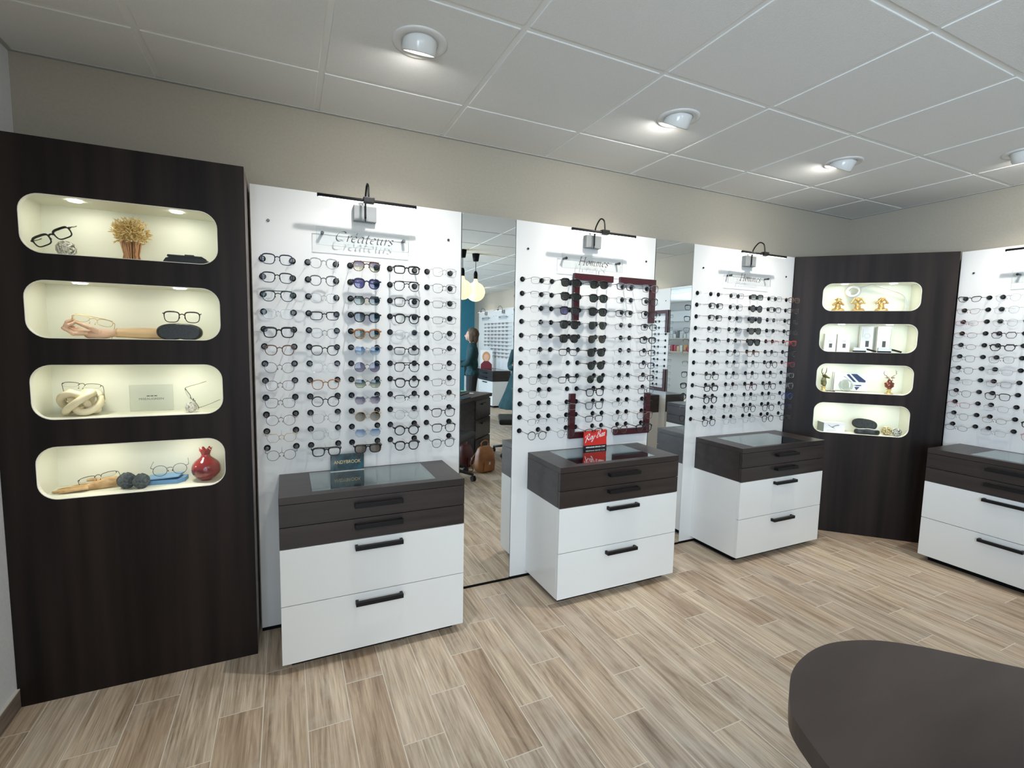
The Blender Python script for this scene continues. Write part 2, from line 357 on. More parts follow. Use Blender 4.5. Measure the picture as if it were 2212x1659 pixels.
# ================================================================== ceiling downlights
LAMPF = mat('lamp_face', (1, 1, 1), .5, emit=(.96, .98, 1), es=14)
def downlight(i, x, y, ax, right):
    lb = ['round white swivel downlight in the ceiling above the Créateurs board', 'round white swivel downlight above the board with red strips',
          'round white swivel downlight above the board beside the corner unit', 'round white swivel downlight nearest the right wall, cut by the photo edge',
          'white swivel downlight above the red-framed board on the right wall', 'white swivel downlight above the far right-wall boards',
          'white swivel downlight nearest the blue wall', 'added fill downlight over the shop floor, out of view', 'added fill downlight behind the desk near the shop window, out of view',
          'added fill downlight near the far end of the shop window, out of view'][i]
    rz = -PI/2 if right else 0
    t = thing('ceiling_downlight', lb, 'ceiling light', (x, y, HC), rz, 'swivel ceiling downlights')
    m = MB(); m.lathe([(.0965, 0), (.0965, -.003), (.09, -.006), (.066, -.004), (.063, .0), (.063, .004)], n=48, caps=False); m.build('trim_ring', WHITE2, t)
    a = Vector((0, ax, -math.sqrt(1-ax*ax)))
    m = MB(); M_ = a.to_track_quat('Z', 'X').to_matrix().to_4x4()
    m.lathe([(.0, -.028), (.052, -.028), (.0605, -.02), (.0605, .034), (.0585, .038), (.0545, .033), (.053, .024)], n=40, caps=False)
    me_o = m.build('swivel_housing', WHITE2, t, loc=(0, .0, .004)); me_o.data.transform(M_)
    m = MB(); m.lathe([(0, .0), (.0535, .0)], n=32, caps=False); f = m.build('lamp_face', LAMPF, t, loc=(0, 0, .004)); f.data.transform(Matrix.Translation(a*.0285) @ M_)
    R_ = Matrix.Rotation(rz, 3, 'Z'); aw = R_ @ a
    sd = R_ @ (Vector((0, .62, -1.5)) if i < 7 else Vector((0, .75, -1)))
    spot('downlight_beam', Vector((x, y, HC+.004))+aw*.042, sd, E_DOWN*(.85 if i > 6 else 1), ((1, .93, .82) if i > 6 else (1, .955, .88)) if i else (.98, .98, .96), 106 if i < 7 else 130, 1., .013)
    arealight('downlight_spill', Vector((x, y, HC+.004))+aw*.0405, aw, .10, E_SPILL*(.5 if i > 6 else 1), (1, .97, .92))
for i, (x, y, ax, rt) in enumerate(DOWN): downlight(i, x, y, ax, rt)
# ================================================================== display boards
PEG_Z = [1.7140-.07665*k for k in range(12)]
pegm = MB(); pegm.mi = 0
for sx in (-.06025, .06025):
    pegm.mi = 0; pegm.lathe([(.0139, 0), (.0139, .0035), (.0125, .0045)], n=20)
    for v in pegm.bm.verts:
        if not v.tag: v.co = Vector((v.co.x+sx, -v.co.z-.0003, v.co.y)); v.tag = True
    pegm.mi = 1; pegm.tube([(sx, -.005, 0), (sx, -.028, 0), (sx, -.031, 0)], [.0088, .0088, .0066], 14)
    for v in pegm.bm.verts: v.tag = True
pegm.mi = 1; pegm.tube([(0, -.0004, 0), (0, -.094, 0), (0, -.097, 0)], [.0013, .0013, .0022], 6); pegm.ell((0, -.099, 0), .0028, sub=1)
pegp = pegm.build('temple_holder', [BLACK, CLEAR]); PEGMESH = pegp.data; bpy.data.objects.remove(pegp)
DARKM = mat('dark_chrome', (.10, .10, .105), .18, 1)
def picture_lamp(t_loc, rz, label, xl=0.):
    t = thing('picture_lamp', label, 'lamp', t_loc, rz, 'arched picture lamps over the boards')
    m = MB(); m.box(-.051, .051, -.032, -.0003, 1.918, 1.988, .002); m.build('wall_box', STEEL, t)
    m = MB(); m.obox((.0, -.0335, 1.952), .0035, .003, .072); m.build('groove', BLACKM, t)
    m = MB(); pts = smoothc([(0, -.036, 1.93), (0, -.037, 1.99), (0, -.045, 2.03), (0, -.075, 2.062), (0, -.10, 2.068), (0, -.127, 2.048), (.0, -.135, 2.005), (0, -.135, 1.996)], 5)
    m.tube(pts, .0042, 8); m.build('arm', BLACKM, t)
    m = MB(); m.box(-.024, .024, -.151, -.121, 1.975, 1.999, .003); m.build('clamp', BLACKM, t)
    m = MB(); m.tube([(-.214, -.135, 1.9845), (.214, -.135, 1.9845)], .0075, 12); m.build('light_bar', BLACKM, t)
    m = MB(); m.box(-.208, .208, -.139, -.131, 1.9757, 1.9773); m.build('led_strip', mat('led_strip', (1, 1, 1), .5, emit=(1, .99, .96), es=4), t)
    R_ = Matrix.Rotation(rz, 3, 'Z'); p = Vector(t_loc)+R_ @ Vector((0, -.134, 1.972))
    arealight('picture_lamp_beam', p, R_ @ Vector((0, .55, -.83)), .41, E_BAR, (.97, .985, 1), 'RECTANGLE', .007).rotation_euler = (math.radians(33.5), 0, rz)
    return t
def board(loc, rz, w, lx0, pitch, ncol, label, top=2.0273, rows=12, skip=(), group='white glasses boards'):
    t = thing('display_board', label, 'display board', loc, rz, group)
    m = MB(); m.box(-w/2, w/2, 0, .096, .018, top, .0015); m.build('panel', WHITE, t)
    m = MB(); m.box(-w/2+.001, w/2-.001, .004, .095, .0, .0175); m.build('plinth', BLACK, t)
    for sx in (-1, 1):
        m = MB(); m.lathe([(.0062, 0), (.0062, .004), (.004, .006)], n=14)
        for v in m.bm.verts: v.co = Vector((v.co.x+sx*.4097, -v.co.z-.0002, v.co.y+1.8806))
        m.build('screw_cap', DARKM, t)
    for c in range(ncol):
        for r in range(rows):
            if (c, r) in skip: continue
            o = link('temple_holder', PEGMESH, t); o.location = (lx0+pitch*c, 0, PEG_Z[r])
    return t
def sign(loc, rz, label, txt, width, with_text=True, mt=None):
    t = thing('name_sign', label, 'sign', loc, rz, 'clear name signs on the boards')
    m = MB(); m.box(-.208, .208, -.033, -.030, 1.793, 1.872, .0006); m.build('acrylic_plate', PLEXI, t)
    m = MB()
    for z in (1.7926, 1.8722): m.box(-.208, .208, -.0332, -.0298, z-.0005, z+.0005)
    for x in (-.2083, .2083): m.box(x-.0005, x+.0005, -.0332, -.0298, 1.793, 1.872)
    m.build('plate_edge', mat('polished_edge', (.40, .42, .41), .3), t)
    for sx in (-1, 1):
        m = MB(); m.lathe([(.0062, 0), (.0062, .029), (.0055, .0305)], n=16)
        m.lathe([(.0075, .0335), (.0075, .0365), (.006, .038)], n=16)
        for v in m.bm.verts: v.co = Vector((v.co.x+sx*.1835, -v.co.z-.0002, v.co.y+1.8455))
        m.build('standoff', DARKM, t)
    if txt: lettering('lettering', txt, .0272, mt or mat('letter_ink', (.03, .022, .024), .5), t, (0.0, -.0345, 1.8155), width, nib=.17)
    return t
BX = [.8210, 2.0947, 3.3940]; BW = [.961, .9675, .994]; BL0 = [.4445-.8210, 1.7143-2.0947, 3.0040-3.3940]; BP = [.1839, .1862, .1900]
RBY = -.8000-.4825; R5Y = -2.145-.4825
PI2 = -PI/2
b1 = board((BX[0], -P, 0), 0, BW[0]-.004, BL0[0], BP[0], 5, 'white Créateurs glasses board between the dark niche unit and tall mirror')
b2 = board((BX[1], -P, 0), 0, BW[1]-.004, BL0[1], BP[1], 5, 'white Hommes glasses board with dark red corner strips')
b3 = board((BX[2], -P, 0), 0, BW[2]-.004, BL0[2], BP[2], 5, 'white Hommes glasses board beside the diagonal corner niche unit')
b4 = board((XB, RBY, 0), PI2, .965, -.9055*-1-(-RBY) if 0 else (.9060+RBY), .1868, 5, 'white glasses board at the right photo edge beyond the corner unit')
b5 = board((XB, R5Y, 0), PI2, .965, .0-.3735, .1868, 5, 'white red-framed glasses board reflected in the narrower tall mirror')
b6 = board((XB, -6.985, 0), PI2, .965, -.3735, .1868, 0, 'white glasses board reflected in the tall mirror, nearer the dark end panel')
b7 = board((XB, -7.953, 0), PI2, .965, -.3735, .1868, 0, 'white glasses board reflected in the tall mirror, next to the blue wall')
picture_lamp((.8185, -P, 0), 0, 'black arched picture lamp with long bar above the Créateurs sign')
picture_lamp((2.0937, -P, 0), 0, 'black arched picture lamp above the board with dark red strips')
picture_lamp((3.392, -P, 0), 0, 'black arched picture lamp on the board beside the corner unit')
picture_lamp((XB, RBY, 0), PI2, 'black arched picture lamp cut off at the right photo edge')
picture_lamp((XB, R5Y, 0), PI2, 'black arched picture lamp on the red-framed reflected board')
picture_lamp((XB, -6.985, 0), PI2, 'small reflected picture lamp nearer the dark end panel')
picture_lamp((XB, -7.953, 0), PI2, 'small reflected picture lamp next to the blue wall')
sign((.813, -P, 0), 0, 'clear plate lettered Créateurs on chrome studs', 'CrEateurs', .262)
sign((2.0937, -P, 0), 0, 'clear plate lettered Hommes on the board with red strips', 'Hommes', .205)
sign((3.392, -P, 0), 0, 'clear plate lettered Hommes beside the corner unit', 'Hommes', .205, mt=mat('letter_ink_red', (.055, .030, .030), .5))
sign((XB, RBY, 0), PI2, 'clear plate on chrome stud at the right photo edge', '', .2)
sign((XB, -6.985, 0), PI2, 'tiny clear plate on the reflected board nearer the end panel', '', .2)
sign((XB, -7.953, 0), PI2, 'tiny clear plate on the reflected board next to the blue wall', '', .2)
# tall mirrors between the boards
def tall_mirror(loc, rz, w, label):
    t = thing('wall_mirror', label, 'mirror', loc, rz, 'tall mirrors between the boards')
    m = MB(); m.box(-w/2+.002, w/2-.002, 0, .004, .016, 2.0273); m.build('glass', MIRROR, t)
    m = MB(); m.box(-w/2+.001, w/2-.001, .0042, .095, .016, 2.0263); m.build('backing', mat('mirror_edge', (.10, .13, .12), .3), t)
    m = MB(); m.box(-w/2+.001, w/2-.001, .003, .095, 0, .0155); m.build('plinth', BLACK, t)
tall_mirror(((1.3015+1.6110)/2, -P, 0), 0, .3095, 'tall narrow mirror between the Créateurs board and the red-stripped board')
tall_mirror(((2.5785+2.8969)/2, -P, 0), 0, .3184, 'tall narrow mirror between the two Hommes boards')
tall_mirror((XB, -1.955, 0), PI2, .375, 'tall mirror on the right wall beside the red-framed board')
# dark red corner strips
REDSTRIP = mat('red_strip', (.075, .007, .014), .3)
N_, L_ = nodes(REDSTRIP)
w1 = N_.new('ShaderNodeTexWave'); w1.wave_type = 'BANDS'; w1.bands_direction = 'DIAGONAL'; w1.inputs['Scale'].default_value = 70; w1.inputs['Distortion'].default_value = 0
tc = N_.new('ShaderNodeTexCoord'); L_.new(tc.outputs['Object'], w1.inputs[0]); rr_ = ramp(N_, [(.3, (.018, .002, .004)), (.7, (.060, .006, .012))]); L_.new(w1.outputs[0], rr_.inputs[0]); L_.new(rr_.outputs[0], N_['Principled BSDF'].inputs['Base Color'])
def lpoly(x0, z0, dx, dz, lx, lz, t=.037):
    """L shaped strip: corner at x0,z0, arms lx (along dx) and lz (along dz)"""
    p = [(x0, z0), (x0+dx*lx, z0), (x0+dx*lx, z0+dz*t), (x0+dx*t, z0+dz*t), (x0+dx*t, z0+dz*lz), (x0, z0+dz*lz)]
    return p
def corner_strip(loc, rz, poly, label):
    m = MB(); m.prism(poly, .0003, .021, flip=lambda x, y, z: (x, -z, y)); o = m.build('corner_strip', REDSTRIP); o.location = loc; o.rotation_euler.z = rz
    tag(o, label, 'display strip', 'dark red corner strips')
o2 = (BX[1], -P, 0)
corner_strip(o2, 0, lpoly(1.978-BX[1], 1.7695, 1, -1, .272, .268), 'upper left dark red corner strip, short lettering below the Hommes sign')
corner_strip(o2, 0, lpoly(2.5755-BX[1], 1.7705, -1, -1, .272, .268), 'upper right dark red corner strip next to the narrower mirror')
corner_strip(o2, 0, lpoly(1.974-BX[1], .805, 1, 1, .270, .268), 'lower left dark red corner strip behind the red card')
corner_strip(o2, 0, lpoly(2.573-BX[1], .805, -1, 1, .270, .258), 'lower right dark red corner strip above the cabinet')
for (sx, z0, dz, lb) in ((-1, 1.770, -1, 'upper dark red corner strip on the reflected red-framed board'), (-1, .795, 1, 'lower dark red corner strip on the reflected red-framed board')):
    corner_strip((XB, R5Y, 0), PI2, lpoly(sx*.477, z0, -sx, dz, .29, .268, .042), lb)
# ================================================================== drawer cabinets
INSET = mat('dark_inset_glass', (.035, .04, .042), .02, 0, .9, 1.0)
def inset_mat():
    m = bpy.data.materials.new('inset_glass'); m.use_nodes = True; N, L = nodes(m); N.clear()
    o = N.new('ShaderNodeOutputMaterial'); t = N.new('ShaderNodeBsdfTransparent'); g_ = N.new('ShaderNodeBsdfGlossy'); mx = N.new('ShaderNodeMixShader'); lw = N.new('ShaderNodeLayerWeight'); ma = N.new('ShaderNodeMath'); ma.operation = 'MULTIPLY_ADD'; ma.inputs[1].default_value = .95; ma.inputs[2].default_value = .06; ma.use_clamp = True; pw = N.new('ShaderNodeMath'); pw.operation = 'POWER'; pw.inputs[1].default_value = 3.0
    L.new(lw.outputs['Facing'], pw.inputs[0]); L.new(pw.outputs[0], ma.inputs[0]); t.inputs[0].default_value = (.55, .62, .6, 1); g_.inputs['Roughness'].default_value = .012; g_.inputs[0].default_value = (.9, .95, .94, 1)
    L.new(ma.outputs[0], mx.inputs[0]); L.new(t.outputs[0], mx.inputs[1]); L.new(g_.outputs[0], mx.inputs[2]); L.new(mx.outputs[0], o.inputs[0]); return m
INSETG = inset_mat()
def cabinet(loc, rz, w, d, label, inset, hx=0., insetoff=0.):
    t = thing('drawer_cabinet', label, 'cabinet', loc, rz, 'drawer cabinets below the glasses boards')
    h = w/2; TOP = .742
    MB().box(-h+.035, h-.035, .055, d-.002, 0, .040).build('plinth', BLACK, t)
    MB().box(-h, h, .0195, d, .040, .528, .0008).build('lower_carcass', WHITE2, t)
    # upper carcass is an open box so the glass inset looks into the top drawer
    m = MB(); m.box(-h, -h+.018, .0195, d, .529, .711).box(h-.018, h, .0195, d, .529, .711).box(-h+.018, h-.018, .0195, .036, .529, .711).box(-h+.018, h-.018, d-.015, d, .529, .711).box(-h+.018, h-.018, .036, d-.015, .529, .66)
    m.build('upper_carcass', WOODH, t)
    x0, x1, y0, y1 = inset
    m = MB(); m.box(-h, x0, 0, d, .712, TOP, .0006).box(x1, h, 0, d, .712, TOP, .0006).box(x0, x1, 0, y0, .712, TOP).box(x0, x1, y1, d, .712, TOP)
    m.build('worktop', WOODH, t)
    MB().box(x0+.001, x1-.001, y0+.001, y1-.001, TOP-.005, TOP-.0002).build('glass_inset', INSETG, t)
    MB().box(x0-.02, x1+.02, y0-.015, min(y1+.015, d-.016), .6605, .664).build('drawer_lining', mat('grey_felt', (.035, .037, .038), .9), t)
    hz = {0: .681, 1: .590, 2: .498, 3: .2527}
    for k, (z0, z1, mt) in enumerate(((.6195, .7095, WOODH), (.530, .6165, WOODH), (.2905, .5265, WHITE2), (.041, .2875, WHITE2))):
        dr = MB().box(-h+(.0005), h-.0005, 0, .0185, z0, z1, .0008).build('drawer', mt, t)
        m = MB(); m.box(hx-.100, hx+.100, -.030, -.014, hz[k]-.010, hz[k]+.008, .0012); m.box(hx-.100, hx-.088, -.0145, -.0002, hz[k]-.010, hz[k]+.008, .001); m.box(hx+.088, hx+.100, -.0145, -.0002, hz[k]-.010, hz[k]+.008, .001)
        m.build('handle', BLACKM, dr)
    return t
CAB = [(.8175, -.4720), (2.1060, -.4770), (3.4010, -.4900)]
cabinet((CAB[0][0], CAB[0][1], 0), 0, .774, .3608, 'white drawer cabinet with dark wood top below the Créateurs board', (-.262, .266, .045, .345))
cabinet((CAB[1][0], CAB[1][1], 0), 0, .784, .3657, 'white drawer cabinet with dark top carrying the red card', (-.267, .256, .042, .345))
cabinet((CAB[2][0], CAB[2][1], 0), 0, .795, .3787, 'white drawer cabinet with dark top nearest the corner unit', (-.275, .235, .022, .315))
cabinet((4.2, -1.290, 0), PI2, .790, .3995, 'white drawer cabinet with dark top cut by the right photo edge', (-.20, .28, .04, .365))
cabinet((4.2, R5Y-.02, 0), PI2, .790, .3995, 'white drawer cabinet below the reflected red-framed board', (-.26, .26, .04, .365))
cabinet((4.2, -6.98, 0), PI2, .790, .3995, 'white drawer cabinet below the far reflected boards, nearer the end panel', (-.26, .26, .04, .365))
cabinet((4.2, -7.90, 0), PI2, .790, .3995, 'white drawer cabinet below the far reflected boards, near the blue wall', (-.26, .26, .04, .365))
# small lit catches inside the inset drawers: the things lying in them that the photo shows at the front edge
def brackets(loc, xs_, label):
    for i, x in enumerate(xs_):
        m = MB(); m.tube(smoothc([(-.012, 0, .004), (-.004, .004, .010), (.006, -.002, .009), (.014, .003, .004)], 4), .0022, 6); o = m.build('glasses_clip', CHROME)
        o.location = (loc[0]+x, loc[1], loc[2]); tag(o, ('leftmost ', 'second ', 'third ', 'rightmost ')[i if i < len(xs_)-1 else 3]+label, 'clip', 'clips lying in the inset drawer')
brackets((CAB[0][0], CAB[0][1]+.062, .6645), (-.24, -.17, -.05, .03), 'shiny clip under the glass of the Créateurs cabinet')
brackets((CAB[1][0], CAB[1][1]+.056, .6645), (-.20, -.12, .06), 'shiny clip under the glass of the cabinet with the red card')
# ================================================================== niche units
NW = mat('niche_rim', (.82, .81, .72), .45)
def niche_unit(loc, rz, x0, x1, h, depth, nx0, nx1, nz, nd, label, lamps):
    t = thing('niche_unit', label, 'display unit', loc, rz, 'dark wood niche units')
    holes = [rrect(nx0, nx1, a, b, .062) for a, b in nz]
    plate_with_holes([(x0, .0), (x1, .0), (x1, h), (x0, h)], holes, .018, 'front_panel', WOODV, t).location = (0, .009, 0)
    m = MB(); m.box(x1-.018, x1, .0185, depth, 0, h); m.build('side_panel', mat('panel_edge', (.20, .165, .15), .45) if depth < .3 and rz == 0 else WOODV, t)
    m = MB(); m.box(x0, x0+.018, .0185, depth, 0, h); m.build('side_panel', WOODV, t)
    m = MB(); m.box(x0+.019, x1-.019, .0185, depth, h-.018, h); m.build('top_panel', WOODV, t)
    for i, (a, b) in enumerate(nz):
        m = MB(); y0, y1 = .0185, nd; e = .012
        m.box(nx0-.004, nx1+.004, y1, y1+e, a-e, b+e); m.box(nx0-e-.004, nx0-.004, y0, y1+e, a-e, b+e); m.box(nx1+.004, nx1+e+.004, y0, y1+e, a-e, b+e)
        m.box(nx0-.004, nx1+.004, y0, y1, a-e, a); m.box(nx0-.004, nx1+.004, y0, y1, b, b+e)
        bx = m.build('niche_box', CREAM, t)
        o_, i_ = rrect(nx0+.0004, nx1-.0004, a+.0004, b-.0004, .0616), rrect(nx0+.0022, nx1-.0022, a+.0022, b-.0022, .060)
        rm = MB(); n = len(o_); v = [[rm.bm.verts.new((p[0], y, p[1])) for p in q] for q, y in ((o_, -.0006), (i_, -.0006), (i_, .019), (o_, .019))]
        for A, B in zip(v, v[1:]+v[:1]):
            for k in range(n): rm.bm.faces.new((A[k], A[(k+1) % n], B[(k+1) % n], B[k]))
        rm.build('rim', NW, bx)
        for lx in lamps:
            cx = nx0+(nx1-nx0)*lx
            m = MB(); m.lathe([(.0, -.0035), (.020, -.0035), (.022, 0)], (cx, .062, b), 20, caps=False)
            m.build('spot_lamp', mat('niche_lamp', (1, 1, 1), .5, emit=(1, 1, .88), es=18), bx)
            R_ = Matrix.Rotation(rz, 3, 'Z'); p = Vector(loc)+R_ @ Vector((cx, .062, b-.0055))
            arealight('niche_spot', p, R_ @ Vector((0, .12, -1)), .034, E_NICHE, (1, .985, .80))
    return t
LNZ = [(1.6505, 1.8545), (1.3545, 1.5595), (1.0610, 1.2605), (.7665, .9635)]
DD = .2778
niche_unit((0, -DD, 0), 0, XL+.001, .3326, 2.044, DD-.003, -.3520, .2358, LNZ, .19, 'dark wood display unit with four lit niches against the left wall', (.235, .76))
RNZ = [(1.634, 1.832), (1.3405, 1.5435), (1.0450, 1.2550), (.7450, .9690)]
DS = math.sqrt(.5)
def dpt(s, z, y=0.):   # point on the diagonal unit: s along it, y into it
    return (3.89+DS*s+DS*y, -.13-DS*s+DS*y, z)
niche_unit(dpt(.4725, 0), -PI/4, -.484, .484, 2.029, .30, .179-.4725, .766-.4725, RNZ, .19, 'dark wood corner unit with four lit niches, set diagonally', (.25, .75))
# ================================================================== glasses
GA, GB = .0268, .0208
def outline(shape, n=22):
    """closed lens outline in x (outer side +) and z, for the wearer-right lens seen from the front"""
    def sup(a, b, e, taper=0., slant=0., topflat=0.):
        pts = []
        for k in range(n):
            t = 2*PI*k/n; c, s = math.cos(t), math.sin(t)
            x = a*math.copysign(abs(c)**(2/e), c); z = b*math.copysign(abs(s)**(2/e), s)
            f = (b-z)/(2*b); x = x*(1-taper*f)+slant*f
            pts.append((x, z))
        return pts
    return {'square': lambda: sup(GA, GB, 3.1, .20, .0012), 'rect': lambda: sup(GA, .0172, 3.6, .16, .001), 'round': lambda: sup(.0236, .0224, 2.05),
            'panto': lambda: sup(.0252, .0212, 2.5, .20, -.0005), 'hex': lambda: [(x, z) for x, z in ((.0245, .004), (.017, .018), (-.013, .018), (-.0232, .006), (-.0215, -.009), (-.011, -.0185), (.012, -.0185), (.0215, -.008))],
            'pilot': lambda: sup(.0262, .0215, 2.7, .24, .0035), 'oval': lambda: sup(.0250, .0165, 2.2, .05), 'cat': lambda: [(x+(.003 if (x > 0 and z > 0) else 0), z+max(0, x)*.18) for x, z in sup(.0245, .0165, 2.5, .12)],
            'half': lambda: sup(GA, .0172, 3.0, .20, .001), 'brow': lambda: sup(GA, .0190, 3.0, .14, .001)}[shape]()
WTS = {"thin": .0009, "mid": .0016, "thick": .0024}
MESHES = {}
def gl_meshes(shape, wt):
    k = (shape, wt)
    if k in MESHES: return MESHES[k]
    r = WTS[wt]; cx = .0334; ol = outline(shape); top = max(z for _, z in ol); m = MB()
    for sgn in (1, -1):
        pts = [(sgn*(cx+x), -.0018*(1-abs(x)/.026), z) for x, z in ol]
        if shape in ('half',):
            arc = [p for p in sorted(pts, key=lambda p: p[0]) if p[2] > -.004]
            m.tube(smoothc(arc, 2), r*1.25, 6)
            if wt != 'thick': m.tube([(p[0], p[1], p[2]) for p in pts], .0003, 3, True)
        else:
            rad = [r*(1+(.75 if wt != 'thin' else .15)*max(0, z)/top) for _, _, z in pts]
            m.tube(pts, rad, 6, True, ry=1.25 if wt == 'thick' else 1)
        hz = .0120 if shape not in ('rect', 'half', 'oval', 'cat') else .0090
        ex = max(x for x, z in ol if z > 0)
        er = r*(1.7 if wt == 'thick' else 1.2)
        m.tube([(sgn*(cx+ex-.001), -.0008, hz), (sgn*.0615, .001, hz+.001), (sgn*.0633, .0045, hz+.001)], [er, er, er*.9], 6)
    bz = .0090 if shape not in ('rect', 'half', 'oval', 'cat') else .0070
    ix = cx-max(-x for x, z in ol if z > 0)
    if shape == 'brow' or shape == 'pilot':
        m.tube(smoothc([(-.055, -.001, top-.001), (-.03, -.0025, top+.0012), (0, -.003, top-.0002), (.03, -.0025, top+.0012), (.055, -.001, top-.001)], 3), r*1.15, 6)
    m.tube(smoothc([(-ix+.0012, -.0015, bz-.001), (-ix*.5, -.0035, bz+.002), (0, -.004, bz+.003), (ix*.5, -.0035, bz+.002), (ix-.0012, -.0015, bz-.001)], 3), r*1.25, 6)
    if wt == 'thin' or shape == 'half':
        for sgn in (1, -1):
            m.tube(smoothc([(sgn*(ix+.001), .0, .001), (sgn*(ix-.003), .006, -.002), (sgn*(ix-.0025), .008, -.006)], 2), .0005, 4)
            m.ell((sgn*(ix-.0028), .008, -.007), .0018, .0012, .0040, sub=1)
    else:
        for sgn in (1, -1): m.ell((sgn*(ix-.0005), .003, -.002), .0018, .0035, .0055, sub=1)
    bmesh.ops.recalc_face_normals(m.bm, faces=m.bm.faces[:])
    fr = bpy.data.meshes.new('frame_'+shape+wt); m.bm.to_mesh(fr); m.bm.free(); fr.materials.append(BLACK)
    ls = []
    for sgn in (1, -1):
        m = MB(); v = [m.bm.verts.new((sgn*(cx+x*.99), -.0018*(1-abs(x)/.026), z*.99)) for x, z in ol]; c = m.bm.verts.new((sgn*cx, -.0026, 0))
        for i in range(len(v)):
            f = m.bm.faces.new((v[i], v[(i+1) % len(v)], c)); f.smooth = True
        me = bpy.data.meshes.new('lens_'+shape); m.bm.to_mesh(me); m.bm.free(); me.materials.append(PLEXI); ls.append(me)
    ts = []
    hz = .0130 if shape not in ('rect', 'half', 'oval', 'cat') else .0100
    for sgn in (1, -1):
        m = MB(); h = {'thin': .9, 'mid': 1.5, 'thick': 2.6}[wt]*.001
        m.tube([(sgn*.0633, .004, hz), (sgn*.0637, .02, hz+.0007), (sgn*.0620, .05, hz+.001), (sgn*.0604, .072, .0130), (sgn*.0602, .082, .0135)], [h, h, h*.85, h*1.05, h*.9], 6, ry=.55 if wt != 'thin' else 1)
        bmesh.ops.recalc_face_normals(m.bm, faces=m.bm.faces[:])
        me = bpy.data.meshes.new('temple_'+wt); m.bm.to_mesh(me); m.bm.free(); me.materials.append(BLACK); ts.append(me)
    MESHES[k] = (fr, ls, ts)
    return MESHES[k]
def tort(name, a, b): return textured(name, a, b, (170, 170, 170), .2, 0, 2, .6)
FM = {'black': mat('acetate_black', (.006, .006, .007), .22), 'navy': mat('acetate_navy', (.008, .010, .05), .22), 'dark brown': mat('acetate_brown', (.035, .014, .010), .22),
      'dark green': mat('acetate_green', (.008, .035, .028), .22), 'tortoiseshell': tort('acetate_tortoise', (.10, .030, .008), (.42, .17, .05)), 'dark tortoiseshell': tort('acetate_dark_tortoise', (.012, .006, .004), (.12, .045, .015)),
      'grey': mat('acetate_grey', (.10, .105, .12), .25), 'light grey': mat('acetate_light_grey', (.33, .34, .36), .25), 'clear': mat('acetate_clear', (.60, .61, .62), .2),
      'gunmetal': mat('metal_gun', (.05, .05, .052), .3, .6), 'silver': mat('metal_silver', (.36, .36, .37), .28, .8), 'gold': mat('metal_gold', (.55, .36, .12), .28, .9),
      'burgundy': mat('acetate_burgundy', (.07, .008, .016), .22), 'red': mat('acetate_red', (.33, .015, .02), .25), 'pink': mat('acetate_pink', (.50, .17, .18), .25), 'brown': mat('acetate_mid_brown', (.13, .06, .035), .25),
      'blue': mat('acetate_blue', (.02, .05, .2), .25), 'rose': mat('acetate_rose', (.25, .12, .12), .25), 'purple': mat('acetate_purple', (.04, .015, .04), .25)}
FM['clear'] = thin_glass('crystal_acetate', (.80, .81, .83), .22, .15)
LM = {'': thin_glass('lens_clear', (.97, .975, .98), .025),
      'violet': thin_glass('lens_violet_yellow', (.16, .13, .26), .12, .02, (.85, .80, .55)), 'indigo': thin_glass('lens_indigo', (.08, .07, .24), .12, .02, (.17, .15, .35)),
      'grey': thin_glass('lens_grey_fade', (.06, .08, .075), .12, .02, (.42, .48, .44)), 'dark': thin_glass('lens_dark', (.020, .024, .026), .10, .02), 'slate': thin_glass('lens_slate_fade', (.05, .06, .09), .12, .02, (.38, .44, .46)),
      'green': thin_glass('lens_green', (.022, .042, .036), .10, .02), 'teal': thin_glass('lens_teal_fade', (.11, .16, .15), .12, .02, (.5, .5, .4)), 'blue': thin_glass('lens_blue_fade', (.10, .20, .42), .12, .02, (.55, .70, .82)),
      'mauve': thin_glass('lens_mauve', (.15, .13, .23), .12, .02, (.36, .33, .44)), 'night': thin_glass('lens_night_fade', (.03, .05, .11), .12, .02, (.55, .62, .45)), 'brown': thin_glass('lens_brown', (.05, .035, .025), .12, .02, (.14, .11, .09)),
      'charcoal': thin_glass('lens_charcoal_fade', (.02, .02, .02), .12, .02, (.28, .27, .24)), 'sky': thin_glass('lens_sky', (.22, .36, .58), .10, .02, (.6, .72, .85)), 'olive': thin_glass('lens_olive', (.05, .05, .035), .10, .02)}
def glasses(loc, rz, label, col, shape, wt, lens='', group='glasses', name='eyeglasses', rot=None, temples=None):
    t = thing(name if not lens or name != 'eyeglasses' else 'sunglasses', label, 'sunglasses' if lens else 'glasses', loc, rz, group, rot)
    fr, ls, ts = gl_meshes(shape, wt)
    def part(n, me, mt):
        o = link(n, me, t); s_ = o.material_slots[0]; s_.link = 'OBJECT'; s_.material = mt; return o
    part('frame', fr, FM[col])
    for l in ls: part('lens', l, LM[lens])
    for q in ts: part('temple', q, FM[temples or col])
    return t
ROWN = ['top', 'second', 'third', 'fourth', 'fifth', 'sixth', 'seventh', 'eighth', 'ninth', 'tenth', 'eleventh', 'bottom']
SHN = {'square': 'square', 'rect': 'rectangular', 'round': 'round', 'panto': 'rounded', 'hex': 'hexagonal', 'pilot': 'pilot', 'oval': 'oval', 'cat': 'cat-eye', 'half': 'half-rim', 'brow': 'flat-top'}
rg = random.Random(5)
CODE_S = dict(s='square', r='rect', o='round', p='panto', x='hex', a='pilot', v='oval', c='cat', h='half', b='brow')
CODE_W = {'1': 'thin', '2': 'mid', '3': 'thick'}
